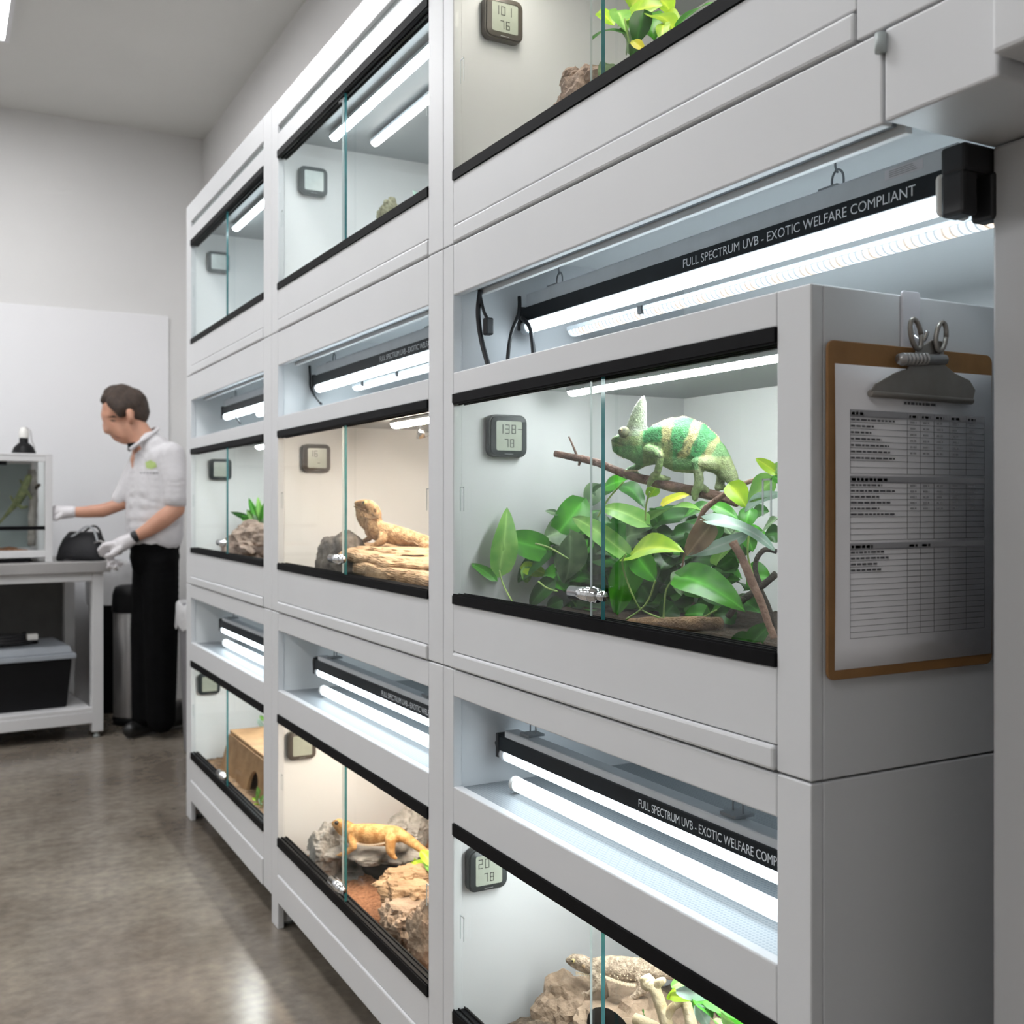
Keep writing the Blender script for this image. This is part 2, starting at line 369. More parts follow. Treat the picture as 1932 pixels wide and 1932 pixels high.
# ---------------------------------------------------------------- room
XR, YB, ZC = 1.45, 6.66, 3.44
def floor_mat():
    m, nt, b = nodes('polished_concrete'); L = nt.links.new; N = nt.nodes.new
    tc = N('ShaderNodeTexCoord')
    n1 = N('ShaderNodeTexNoise'); n1.inputs['Scale'].default_value = 1.6; n1.inputs['Detail'].default_value = 8; n1.inputs['Roughness'].default_value = .62
    n2 = N('ShaderNodeTexNoise'); n2.inputs['Scale'].default_value = 26; n2.inputs['Detail'].default_value = 6
    for n in (n1, n2): L(tc.outputs['Object'], n.inputs['Vector'])
    r1 = N('ShaderNodeValToRGB'); e = r1.color_ramp.elements; e[0].position = .33; e[0].color = (.115, .095, .076, 1); e[1].position = .68; e[1].color = (.255, .225, .19, 1)
    r2 = N('ShaderNodeValToRGB'); e = r2.color_ramp.elements; e[0].position = .3; e[0].color = (.78, .78, .78, 1); e[1].position = .7; e[1].color = (1.15, 1.13, 1.1, 1)
    L(n1.outputs['Fac'], r1.inputs['Fac']); L(n2.outputs['Fac'], r2.inputs['Fac'])
    mx = N('ShaderNodeMix'); mx.data_type = 'RGBA'; mx.blend_type = 'MULTIPLY'; mx.inputs['Factor'].default_value = 1
    L(r1.outputs['Color'], mx.inputs['A']); L(r2.outputs['Color'], mx.inputs['B']); L(mx.outputs['Result'], b.inputs['Base Color'])
    mr = N('ShaderNodeMapRange'); mr.inputs[3].default_value = .16; mr.inputs[4].default_value = .30; L(n1.outputs['Fac'], mr.inputs[0]); L(mr.outputs[0], b.inputs['Roughness'])
    b.inputs['Specular IOR Level'].default_value = .6
    return m
struct('floor', B(-4, 1.6, -3, 6.8, -.08, 0), floor_mat())
struct('ceiling', B(-4, 1.6, -3, 6.8, ZC, ZC + .1), M['ceil'])
struct('wall_back', B(-4, 1.6, YB, YB + .12, 0, ZC), M['wall'])
struct('wall_right', B(XR, XR + .12, -3, YB, 0, ZC), M['wall'])
struct('wall_left', B(-4.1, -4, -3, YB, 0, ZC), M['wall'])
struct('wall_front', B(-4, 1.6, -3.1, -3, 0, ZC), M['wall'])
struct('wall_end', B(1.0, XR, .10, .757, 0, 1.583), M['endpanel'], .004)
struct('trim_1', B(.828, XR, .10, .628, 1.60, 2.36), M['white'], .004)
struct('trim_2', B(-3.4, 1.24, YB - .014, YB, 0, 2.33), M['panel'], .003)
#struct('baseboard_back', B(-4, XR, YB - .022, YB - .014, 0, .09), M['greyrail'], .002)

def ceiling_light(x0, x1, y0, y1, label):
    t = thing('ceiling_light', label, 'ceiling light', ((x0 + x1) / 2, (y0 + y1) / 2, ZC), 'ceiling light panels')
    fr = MB(); w = .022
    for a in ((x0, x0 + w, y0, y1), (x1 - w, x1, y0, y1), (x0 + w, x1 - w, y0, y0 + w), (x0 + w, x1 - w, y1 - w, y1)): fr.box(*a, ZC - .03, ZC)
    fr.build('frame', M['tablewhite'], t)
    B(x0 + w, x1 - w, y0 + w, y1 - w, ZC - .024, ZC - .012).build('diffuser', M['ceillamp'], t)
ceiling_light(-.30, .307, 4.4, 5.64, 'white rectangular ceiling light at the far end, cut by the top left corner')
for i, (x, y) in enumerate(((-.30, 1.75), (-2.6, 4.4), (-2.6, 1.75), (-2.6, -1.3))):  # unseen panels; the camera-end one is added as fill light
    ceiling_light(x, x + .607, y, y + 1.24, 'white ceiling light panel out of the picture, %s' % ('one place nearer in the same row', 'far end of the next row', 'middle of the next row', 'added fill at the camera end of the next row')[i])

# ---------------------------------------------------------------- cabinets
XF, XB = .843, 1.40
COLS = {'near': (.865, 1.825, .919, 1.781), 'middle': (1.8265, 2.994, 1.894, 2.931), 'far': (2.9955, 4.17, 3.079, 4.089)}
ROWS = {'bottom': dict(zb=.0, sk=.078, rail=.157, l=(.235, .257), u=(.584, .605), zl=.6726, c=(.840, .8905), zf=.17, zs=.628),
        'middle': dict(zb=.893, sk=.893, rail=.923, l=(1.012, 1.028), u=(1.384, 1.4005), zl=1.441, c=(1.584, 1.679), zf=.99, zs=1.418),
        'top': dict(zb=1.681, sk=1.681, rail=1.714, l=(1.797, 1.814), u=(2.168, 2.187), zl=2.33, c=None, zf=1.775, zs=2.222)}
DESC = {('near', 'bottom'): 'white reptile cabinet nearest the floor in the nearest column, grey bearded dragon inside',
        ('near', 'middle'): 'white glass fronted cabinet holding the green chameleon and leafy plants',
        ('near', 'top'): 'white cabinet cut by the top edge, bright yellow green plant inside',
        ('middle', 'bottom'): 'white cabinet with orange bearded dragon over red brown bedding',
        ('middle', 'middle'): 'white cabinet with warm cream interior and upright tan bearded dragon',
        ('middle', 'top'): 'high white cabinet with two glowing tubes over a small moss clump',
        ('far', 'bottom'): 'white cabinet by the floor with a wooden hide house inside',
        ('far', 'middle'): 'white cabinet beside the person, succulent on a log inside',
        ('far', 'top'): 'high white cabinet at the far end, empty but for a gauge and tube'}
CAB = {}
def cabinet(col, row):
    y0, y1, o0, o1 = COLS[col]; r = ROWS[row]; near = col == 'near'
    t = thing('terrarium_cabinet', DESC[col, row], 'terrarium cabinet', (XF, (y0 + y1) / 2, r['zb']), 'terrarium cabinets')
    CAB[col, row] = t
    zt = r['c'][1] if r['c'] else r['zl']; W = M['white']; bv = .002
    zlo = r['sk']; sy0, so0 = y0, o0
    if near and row == 'top': sy0, so0 = .632, .80
    ztr = r['zl'] if near and row == 'middle' else zt
    B(XF + .018, XB, o1 + .004, y1, zlo, zt).build('side_panel', M['inner'] if not near else W, t, bv)
    B(XF + .018, XB, sy0, so0 - .004, zlo, ztr).build('side_panel', W, t, bv)
    B(XF, XF + .018, o1, y1, 0 if row == 'bottom' else zlo, zt).build('stile', W, t, bv)
    B(XF, XF + .018, sy0, so0, zlo, ztr).build('stile', W, t, bv)
    B(XB - .02, XB, so0 - .004, o1 + .004, zlo, zt).build('back_panel', M['inner'], t)
    B(XF + .018, XB - .02, so0 - .004, o1 + .004, r['zf'] - .016, r['zf']).build('floor_panel', M['inner'], t)
    B(XF + .03, XB - .02, so0 - .004, o1 + .004, r['zs'], r['zs'] + .008).build('ceiling_mesh', M['mesh'], t)
    fr = B(XF, XF + .018, so0, o1, r['rail'], r['l'][0]); fr.build('bottom_rail', W, t, bv)
    B(XF - (.002 if row == 'top' else .004), XF + .018, so0 + .002, o1 - .002, zlo, r['rail'] - .001).build('base_trim', W, t, .004)
    if r['c']:
        B(XF, XF + .018, so0, o1, r['u'][1], r['zl']).build('top_rail', W, t, bv)
        B(XF + .018, XB - .02, so0 - .004, o1 + .004, r['zl'] - .012, r['zl'] - .004).build('tank_lid', M['lidmesh'], t)
        ya = .766 if near and row == 'middle' else so0
        yb = ya if near and row == 'middle' else o0 - .004
        B(XF, XF + .016, ya, o1, r['c'][0], r['c'][1] - .001).build('fascia_flap', W, t, .0025)
        B(XF + .016, XB - .02, yb, o1 + .004, zt - .012, zt).build('hood_ceiling', M['inner'], t)
        rail = MB(); rail.box(XF + .020, XF + .044, ya + .02, o1 - .02, r['c'][0] + .010, r['c'][0] + .03)
        rail.build('flap_groove_shade', M['groovegrey'], t, .001)  # grey bar colours in the shaded groove behind the flap
        B(XF + .046, XF + .056, ya + .01, o1 - .01, r['c'][0] + .002, r['c'][0] + .03).build('channel_lip', M['inner'], t, .001)
        if near and row == 'middle':
            B(XF, XR - .002, .632, .763, 1.585, 1.679).build('end_block', W, t, .003)
            B(XB - .02, XB, .763, .93, 1.441, 1.679).build('back_panel', M['inner'], t)
            MB().tube([(XF - .004, .764, 1.655), (XF - .004, .764, 1.674)], .006, 12).build('hinge_pin', M['pulled'], t)
    else:
        f = MB(); f.box(XF, XF + .018, so0, o1, r['u'][1], 2.236).box(XF, XF + .018, so0, o1, 2.259, zt); f.box(XF + .018, XF + .022, so0, o1, 2.22, 2.27)
        f.build('top_rail', W, t, bv)
        B(XF + .009, XF + .0175, so0 + .002, o1 - .002, 2.236, 2.259).build('vent_slot', M['pulled'], t)
        B(XF + .018, XB, sy0, y1, zt - .018, zt).build('top_panel', W, t)
    for (a, b), nm in ((r['l'], 'lower_glass_track'), (r['u'], 'upper_glass_track')):
        k = MB(); k.box(XF - .003, XF + .028, so0 + .001, o1 - .001, a, b)
        for q in (XF - .001, XF + .010, XF + .0215): k.box(q, q + .002, so0 + .001, o1 - .001, *((b, b + .003) if 'low' in nm else (a - .003, a)))
        k.build(nm, M['black'], t)
    mid = {'near': 1.288, 'middle': 2.388, 'far': 3.546}[col]; z0, z1 = r['l'][1] + .0005, r['u'][0] - .0005
    for k, (ya, yb, x) in enumerate(((mid, o1 - .002, XF + .0035), (so0 + .002, mid + .047, XF + .0145))):
        g = MB(); g.box(x, x + (.0065 if k == 0 else .004), ya, yb, z0, z1)
        g.m = [0] * 6; g.m[2] = 1 if k == 0 else 0; g.m[3] = 0 if k == 0 else 2
        d = g.build('sliding_glass_door', [M['glass'], M['edge'], M['pulled']], t)
        fp = MB(); yc = (yb - .03) if k == 0 else (ya + .03); zc = (z0 + z1) / 2
        fp.box(x - .0012, x, yc - .008, yc - .006, zc - .022, zc + .022).box(x - .0012, x, yc + .006, yc + .008, zc - .022, zc + .022).box(x - .0012, x, yc - .008, yc + .008, zc + .02, zc + .022)
        fp.build('finger_pull', M['pulled'], d)
        if k == 0 and row != 'top':
            l = MB(); lz = r['l'][1] + (.038 if row == 'middle' else .035)
            l.tube([(x - .011, mid - .024, lz), (x - .011, mid - .008, lz)], .0075, 14).tube([(x - .011, mid - .008, lz), (x - .011, mid + .062, lz)], .0105, 16)
            l.tube([(x - .011, mid + .002, lz), (x - .011, mid + .006, lz)], .012, 16).box(x - .004, x - .0005, mid - .01, mid + .05, lz - .007, lz + .007)
            l.build('glass_lock', M['chrome'], d)
    if row == 'bottom':
        for yy in ((y0 + .004, y0 + .049), (y1 - .047, y1 - .002)):
            for xx in ((XF + .02, XF + .06), (XB - .06, XB - .02)): B(*xx, *yy, .012, .078).build('leg', W, t)
        for yy in (y0 + .03, y1 - .022):
            MB().lathe([(0, 0), (.016, 0), (.016, .006), (.006, .010), (.006, .014)], (XF + .04, yy, 0), 14).build('levelling_foot', M['pulled'], t)
    return t
for c in COLS:
    for r in ROWS: cabinet(c, r)

# ---------------------------------------------------------------- lamps
def lettering(par, s, y_left, length, z, x, cap):
    me = text_mesh(s, 1); xs = [v.co.x for v in me.vertices]; ys = [v.co.y for v in me.vertices]
    sx = length / (max(xs) - min(xs)); sy = cap / (max(ys) - min(ys)); yc = (max(ys) + min(ys)) / 2; x0 = min(xs); off = parent_loc(par)
    for v in me.vertices:
        v.co = V((x, y_left - (v.co.x - x0) * sx, z + (v.co.y - yc) * sy)) - off
    me.materials.clear(); me.materials.append(M['letter'])
    o = bpy.data.objects.new('lettering', me); COL.objects.link(o); o.parent = par; return o
def curve_pts(pts, n=8):
    pts = [V(p) for p in pts]; out = []
    for i in range(len(pts) - 1):
        p0, p1, p2, p3 = pts[max(i - 1, 0)], pts[i], pts[i + 1], pts[min(i + 2, len(pts) - 1)]
        for k in range(n):
            t = k / n; out.append(.5 * ((2 * p1) + (p2 - p0) * t + (2 * p0 - 5 * p1 + 4 * p2 - p3) * t * t + (3 * p1 - p0 - 3 * p2 + p3) * t ** 3))
    return out + [pts[-1]]
TXT = 'FULL SPECTRUM UVB - EXOTIC WELFARE COMPLIANT'
def uvb(label, ya, yb, X, zt, ztop, ts, tl, upper=True):
    """ya<yb ends; zt tube centre; ztop hood ceiling"""
    t = thing('uvb_lamp_fixture', label, 'lamp fixture', (X, (ya + yb) / 2, ztop), 'UVB lamp fixtures over the tanks')
    hb = zt + .008; bt = hb + .027
    h = MB(); h.box(X + .004, X + .034, ya + .02, yb - .02, bt - .012, bt + (.026 if upper else .012))
    h.build('housing', M['alu'], t, .003)
    k = MB(); k.box(X, X + .006, ya + .006, yb - .004, hb, bt); k.box(X + .006, X + .034, ya + .02, yb - .02, bt - .016, bt - .012)
    k.build('front_band', M['blackgloss'], t, .0015)
    MB().tube([(X + .013, ya + .03, zt), (X + .013, yb - .022, zt)], .0118, 20).build('tube', M['tube' if upper else 'tube2'], t)
    for e in (ya + .016, yb - .02):
        MB().tube([(X + .013, e, zt), (X + .013, e + .018, zt)], .0135, 18).build('tube_cap', M['ceramic'] if e == ya + .016 else M['alu'], t)
    if tl: lettering(t, TXT, ts, tl, (hb + bt) / 2, X - .0006, .0125)
    for f in (.1, .78):
        y = yb - (yb - ya) * f; hg = MB()
        zz = bt + (.0285 if upper else .0145)
        hg.tube(curve_pts([(X + .03, y - .010, zz), (X + .03, y - .009, zz + .018), (X + .03, y, zz + .026), (X + .03, y + .009, zz + .018), (X + .03, y + .010, zz)]), .0015, 6)
        hg.tube(curve_pts([(X + .03, y, zz + .022), (X + .03, y + .004, zz + .034), (X + .03, y - .002, ztop - .013)]), .0015, 6)
        hg.box(X + .012, X + .045, y - .016, y + .016, zz - .002, zz + .002)
        hg.build('hanger', M['hangplate'], t)
    ec = MB(); ec.box(X - .002, X + .03, yb - .006, yb + .004, zt - .006, bt + .004); ec.build('end_cap', M['rubber'], t, .002)
    return t
def led(label, ya, yb, X, z, m, s=.011, clips=(), ch=True, group='LED light bars over the tanks'):
    t = thing('led_light_bar', label, 'light bar', (X, (ya + yb) / 2, z), group)
    if m != 'tube_low': MB().box(X - s, X + s, ya, yb, z, z + .008).build('channel', M['alu'], t, .001)
    d = MB(); n = 12
    vs = []
    if m == 'tube_low':
        d.tube([(X, ya + .004, z + .004), (X, yb - .004, z + .004)], s * .95, 18); d.build('diffuser', M[m], t)
        for e in (ya, yb - .012): MB().tube([(X, e, z + .004), (X, e + .012, z + .004)], s * 1.02, 18).build('tube_cap', M['ceramic'], t)
        return t
    for y in (ya + .004, yb - .004):
        for k in range(n + 1):
            a = math.pi * k / n; vs.append((X - s * .9 * math.cos(a), y, z - s * .75 * math.sin(a)))
    d.add(vs, [(k, k + 1, n + 2 + k, n + 1 + k) for k in range(n)] + [tuple(range(n + 1)), tuple(range(n + 1, 2 * n + 2))], 0, True)
    d.build('diffuser', M[m], t)
    for y in clips:
        MB().box(X - s - .003, X + s + .003, y, y + .012, z - s * .4, z + .008).build('mount_clip', M['rubber'], t)
    return t
def cord(par, pts, r=.004, plug=False):
    m = MB(); m.tube(curve_pts(pts), r, 8); m.build('power_cord', M['rubber'], par)

A = uvb('long black lettered UVB lamp hung above the chameleon cabinet', .764, 1.768, .975, 1.533, 1.667, 1.262, .425)
b = MB(); b.box(.958, 1.018, .758, .79, 1.553, 1.584).box(.958, .982, .760, .79, 1.508, 1.556).box(.996, 1.018, .752, .782, 1.505, 1.556); b.build('end_bracket', M['rubber'], A, .004)
b = MB(); b.box(.963, 1.01, .79, .803, 1.513, 1.56); b.build('lamp_socket', M['ceramic'], A, .006)
b = MB(); b.box(.9785, .979, .83, .885, 1.5775, 1.589); b.build('rating_label', M['stick'], A)
b = MB()
for q in range(4): b.box(.978, .9784, .838 + .002 * q, .878, 1.5793 + q * .0023, 1.580 + q * .0023)
b.build('rating_print', M['inkl'], A)
X = .93
cord(A, [P(906, 548, .885), P(902, 590, .882), P(908, 640, .886), P(922, 692, .89)], .0048)
cord(A, [P(980, 560, .965), P(979, 590, .96), P(966, 625, .945), P(960, 655, .935), P(957, 692, .93)], .0038)
cord(A, [P(985, 600, .97), P(998, 615, .96), P(1004, 640, .95), P(1008, 690, .94)], .0042)
cord(A, [P(905, 552, .885), P(912, 585, .888), P(919, 600, .892)], .003)
pb = MB(); q = P(921, 614, .893); pb.box(q.x - .008, q.x + .008, q.y - .008, q.y + .008, q.z - .018, q.z + .014); pb.build('cord_plug', M['rubber'], A, .003)
led('dotted LED light bar behind the lettered lamp above the chameleon cabinet', .80, 1.752, 1.085, 1.532, 'ledcool', .014, (1.50,))
A = uvb('black UVB lamp in the light hood above the warm middle cabinet', 1.915, 2.905, .935, 1.522, 1.667, 2.385, .41)
cord(A, [P(584, 690, .935), P(585, 712, .935), P(587, 735, .935), P(606, 762, .935)], .0035)
led('LED light bar beside the lamp above the warm middle cabinet', 1.93, 2.862, 1.05, 1.527, 'ledwhite', .013, (2.52, 2.77))
A = uvb('black UVB lamp in the light hood beside the person', 3.09, 3.99, .935, 1.519, 1.667, 0, 0)
cord(A, [P(440, 780, .935), P(447, 790, .935), P(453, 798, .935)], .0035)
led('LED light bar beside the lamp in the hood next to the person', 3.09, 3.90, 1.05, 1.527, 'ledwhite', .013)
A = uvb('black lettered UVB lamp in the hood below the chameleon cabinet', .93, 1.752, .92, .731, .8785, 1.298, .334, False)
cord(A, [P(922, 1355, .95), P(926, 1380, .95), P(935, 1393, .945), P(940, 1410, .925)], .0045)
cord(A, [P(935, 1386, .95), P(955, 1386, .97), P(975, 1384, .99)], .003)
led('bright LED tube low in the hood below the chameleon cabinet', .93, 1.705, .932, .681, 'tube_low', .0135)
A = uvb('black lettered UVB lamp in the hood below the warm middle cabinet', 1.91, 2.846, .92, .731, .8785, 2.335, .40, False)
cord(A, [P(593, 1262, .92), P(593, 1243, .93), P(610, 1240, .95)], .0035)
led('bright LED tube low in the hood below the warm middle cabinet', 1.91, 2.80, .932, .681, 'tube_low', .0135)
A = uvb('black UVB lamp in the lowest far hood above the wooden hide cabinet', 3.09, 3.96, .92, .731, .8785, 0, 0, False)
led('bright LED tube low in the hood above the wooden hide cabinet', 3.09, 3.92, .932, .681, 'tube_low', .0135)
g = 'light strips inside the tanks'
led('cool tube nearer the glass inside the high moss cabinet', 1.90, 2.80, .962, 2.205, 'ledtop', .014, group=g)
led('warm tube further back inside the high moss cabinet', 1.90, 2.79, 1.077, 2.205, 'ledtopw', .013, group=g)
led('cool tube inside the far empty top cabinet', 3.09, 3.90, .965, 2.205, 'ledtop', .014, group=g)
led('strip inside the top cabinet of the nearest column, above the frame edge', .83, 1.74, .95, 2.205, 'ledcream', .014, group=g)
led('white strip under the ceiling of the chameleon cabinet', .93, 1.70, 1.05, 1.408, 'ledneutral', .012, group=g)
led('warm strip under the ceiling above the tan bearded dragon', 1.90, 2.62, 1.07, 1.408, 'ledpeach', .016, group=g)
led('white strip under the ceiling above the succulent', 3.09, 3.9, 1.05, 1.408, 'ledneutral', .015, group=g)
led('white strip at the ceiling of the grey bearded dragon cabinet', .93, 1.70, 1.0, .618, 'ledneutral', .015, group=g)
led('warm strip at the ceiling of the orange bearded dragon cabinet', 1.91, 2.8, 1.0, .618, 'ledwarm', .015, group=g)
led('white strip at the ceiling of the wooden hide cabinet', 3.09, 3.9, 1.0, .618, 'ledneutral', .014, group=g)
# small silver spot lamp in the warm tank
t = thing('spot_lamp', 'small silver spot lamp in the upper corner over the tan bearded dragon', 'lamp', P(800, 815, 1.15))
q = P(799, 823, 1.15); MB().lathe([(.004, .03), (.012, .02), (.02, 0), (.018, 0), (.01, .015)], q, 20, 0, (-.4, -.2, 1)).build('reflector', M['chrome'], t)
MB().tube([q + V((-.008, -.004, .02)), q + V((-.01, -.01, .06)), V((q.x, q.y - .02, 1.418))], .003, 8).build('arm', M['rubber'], t)

# ---------------------------------------------------------------- gauges
def rrect(w, h, r, n=5):
    out = []
    for cx, cz, a0 in ((w / 2 - r, h / 2 - r, 0), (-w / 2 + r, h / 2 - r, 90), (-w / 2 + r, -h / 2 + r, 180), (w / 2 - r, -h / 2 + r, 270)):
        for k in range(n + 1):
            a = math.radians(a0 + 90 * k / n); out.append((cx + r * math.cos(a), cz + r * math.sin(a)))
    return out
def slab(mb, pts, ya, yb, mi=0, ins=0):
    n = len(pts); vs = [(x, ya, z) for x, z in pts] + [(x, yb, z) for x, z in pts]
    return mb.add(vs, [tuple(range(n)), tuple(range(n, 2 * n))] + [(k, (k + 1) % n, n + (k + 1) % n, n + k) for k in range(n)], mi)
SEG = {'0': 'abcdef', '1': 'bc', '2': 'abged', '3': 'abgcd', '4': 'fgbc', '5': 'afgcd', '6': 'afgedc', '7': 'abc', '8': 'abcdefg', '9': 'abcdfg', '-': 'g'}
def digits(mb, s, x, z, w, h, y, th=.0014):
    for ch in s:
        for g in SEG.get(ch, ''):
            x0, x1, z0, z1 = {'a': (0, w, h - th, h), 'g': (0, w, h / 2 - th / 2, h / 2 + th / 2), 'd': (0, w, 0, th), 'f': (0, th, h / 2, h), 'b': (w - th, w, h / 2, h), 'e': (0, th, 0, h / 2), 'c': (w - th, w, 0, h / 2)}[g]
            mb.box(x + x0, x + x1, y, y + .0003, z + z0, z + z1)
        x += w * 1.5
def gauge(loc, label, case, lcd, rows):
    t = thing('hygrometer', label, 'hygrometer', loc, 'digital gauges on the tank walls')
    m = MB(); slab(m, rrect(.082, .080, .015), -.016, 0); slab(m, rrect(.076, .074, .013), -.019, -.016)
    for a in (0, 1):  # raised rim round the screen
        pass
    rim = MB(); o_ = rrect(.074, .072, .013); i_ = rrect(.056, .056, .004); n = len(o_)
    rim.add([(x, -.019, z) for x, z in o_] + [(x, -.0215, z) for x, z in i_], [(k, (k + 1) % n, n + (k + 1) % n, n + k) for k in range(n)])
    off = V(loc)
    for q in (m, rim): q.v = [v + off for v in q.v]
    c = m.build('case', M[case], t, .002); rim.build('bezel', M[case], t)
    s = MB(); slab(s, rrect(.056, .056, .004), -.0205, -.018); s.v = [v + off for v in s.v]; s = s.build('screen', M[lcd], t)
    d = MB()
    if rows:
        digits(d, rows[0], -.022, .004, .009, .017, -.0209); digits(d, rows[1], -.010 if len(rows[1]) > 1 else 0, -.022, .008, .016, -.0209)
        d.v = [v + off for v in d.v]; d.build('digits', M['digit'], s)
    b = MB().box(-.009, .009, -.0196, -.0188, -.0345, -.0325); b.v = [v + off for v in b.v]; b.build('maker_mark', M['letter'], t)
for col, y in (('near', 1.7845), ('middle', 2.9345), ('far', 4.0925)):
    for row, (x, z) in (('middle', (.952, 1.326)), ('bottom', (.909, .513)), ('top', (.943, 2.114))):
        wh = {('near', 'middle'): 'black digital gauge on the wall left of the chameleon', ('middle', 'middle'): 'dark digital gauge on the warm wall above the tan bearded dragon',
              ('far', 'middle'): 'blurred dark gauge behind glass beside the succulent', ('near', 'bottom'): 'dark digital gauge half behind the black rail over the grey bearded dragon',
              ('middle', 'bottom'): 'bronze grey gauge on the wall above the orange bearded dragon', ('far', 'bottom'): 'dark gauge in the corner above the wooden hide',
              ('near', 'top'): 'grey digital gauge near the top edge, left of the yellow green plant', ('middle', 'top'): 'grey gauge with pale screen in the high moss cabinet',
              ('far', 'top'): 'pale grey gauge in the far empty top cabinet'}[col, row]
        case = 'hygrog' if row == 'top' and col != 'near' else 'hygrob' if col == 'middle' or row == 'top' else 'hygro'
        rows = {('near', 'middle'): ('138-', '78'), ('near', 'top'): ('101', '76'), ('near', 'bottom'): ('20', '78'), ('middle', 'middle'): ('16', '-')}.get((col, row))
        gauge((x, y, z), wh, case, 'lcdb' if row == 'top' and col != 'near' else 'lcd', rows)

# ---------------------------------------------------------------- clipboard
yw = .865
t = thing('clipboard', 'brown clipboard with printed log sheet hanging on the white cabinet side', 'clipboard', (.995, yw, 1.0))
def onwall(pts, ya, yb): m = MB(); slab(m, pts, ya, yb); return m
x0, x1, z0, z1 = .859, 1.131, 1.004, 1.379
onwall([((x0 + x1) / 2 + a, (z0 + z1) / 2 + c) for a, c in rrect(x1 - x0, z1 - z0, .010)], yw - .009, yw - .005).build('board', M['board'], t, .001)
pp = MB(); n = 12
for k in range(n + 1):
    z = 1.015 + (1.353 - 1.015) * k / n; c = .0012 * math.sin(k / n * 3)
    pp.v += [V((.869, yw - .0095 - c, z)), V((1.1275, yw - .0095 - c - .0008, z + .0015))]
pp.f = [(2 * k, 2 * k + 1, 2 * k + 3, 2 * k + 2) for k in range(n)]; pp.m = [0] * n; pp.sm = [True] * n
pp = pp.build('paper', M['paper'], t)
s = pp.modifiers.new('thick', 'SOLIDIFY'); s.thickness = .0004
ink = MB(); inkl = MB(); tx0, tx1 = .8897, 1.1125; yk = yw - .0117
def lin(m, xa, xb, za, zb): m.box(xa, xb, yk - .0002, yk, za, zb)
cols = [0, .405, .50, .605, .725, .855, 1]
def words_(xa, xb, z, h, m):
    x = xa
    while x < xb:
        w = R.uniform(.003, .009); w = min(w, xb - x); lin(m, x, x + w, z, z + h); x += w + .0018
for (zt_, zb_, nr, lab, fill) in ((1.3033, 1.2323, 9, 7, 6), (1.2295, 1.1577, 10, 6, 5), (1.1545, 1.049, 15, 4, 0)):
    hh = (zt_ - zb_) / (nr + 1)
    lin(inkl, tx0, tx1, zt_ - hh * 1.15, zt_); 
    words_(tx0 + .002, tx0 + (.020 if nr == 9 else .058 if nr == 10 else .035), zt_ - hh * .85, .0034, ink)
    if nr != 10:
        for c in range(1, 6 if nr == 9 else 3): words_(tx0 + cols[c] * (tx1 - tx0) + .003, tx0 + cols[c] * (tx1 - tx0) + .017, zt_ - hh * .85, .003, ink)
    for k in range(nr + 1):
        z = zt_ - hh * (k + 1); lin(ink, tx0, tx1, z - .00025, z + .00025)
    for c in cols: xx = tx0 + c * (tx1 - tx0); lin(ink, xx - .0002, xx + .0002, zb_, zt_)
    for k in range(lab): words_(tx0 + .001, tx0 + R.uniform(.030, .072), zt_ - hh * (k + 1.70), .0020, ink)
    for k in range(fill):
        for c in range(1, 6): words_(tx0 + cols[c] * (tx1 - tx0) + .005, tx0 + cols[c] * (tx1 - tx0) + .015, zt_ - hh * (k + 1.72), .0020, inkl)
words_(.963, 1.036, 1.3205, .0038, ink); words_(.975, 1.028, 1.3125, .003, ink)
ink.build('ruled_lines', M['ink'], pp); inkl.build('shaded_rows', M['inkl'], pp)
ck = MB(); cx = 1.0
pr = [(-.086, 1.324), (-.078, 1.333), (-.05, 1.346), (-.028, 1.352), (-.012, 1.375), (.012, 1.388), (.03, 1.388), (.036, 1.36), (.052, 1.352), (.078, 1.345), (.088, 1.334), (.084, 1.322), (.06, 1.319), (-.06, 1.319)]
slab(ck, [(cx + a, z) for a, z in pr], yw - .019, yw - .0165)
ck.tube([(cx - .084, yw - .0155, 1.322), (cx + .085, yw - .0155, 1.321)], .0045, 10)
c = ck.build('clip', M['steelclip'], t, .001)
sp = MB(); sp.tube([(cx - .045, yw - .022, 1.362), (cx + .03, yw - .022, 1.366)], .006, 12)
for k in range(7): sp.tube([(cx - .04 + k * .006, yw - .022, 1.362 + k * .0004), (cx - .037 + k * .006, yw - .022, 1.3622 + k * .0004)], .0075, 12)
sp.build('spring', M['steel'], c)
for dx, tl in ((-.018, -.9), (.024, .7)):
    q = V((cx + dx, yw - .022, 1.392)); pts = [q + V((math.cos(a) * .0085 + math.sin(a) * .004 * tl, 0, math.sin(a) * .017)) for a in [k * math.pi / 8 for k in range(17)]]
    MB().tube(pts, .0028, 8).build('lever_ring', M['steelclip'], c)
t = thing('adhesive_hook', 'pale adhesive hook stuck above the clipboard', 'hook', (.996, yw, 1.41))
onwall([(.996 + a, 1.408 + c) for a, c in rrect(.03, .075, .004)], yw - .004, yw - .0005).build('backing', M['stick'], t, .001)
MB().tube(curve_pts([(.996, yw - .004, 1.405), (.996, yw - .008, 1.392), (.996, yw - .020, 1.386), (.996, yw - .026, 1.396)]), .0028, 8).build('prong', M['chrome'], t)
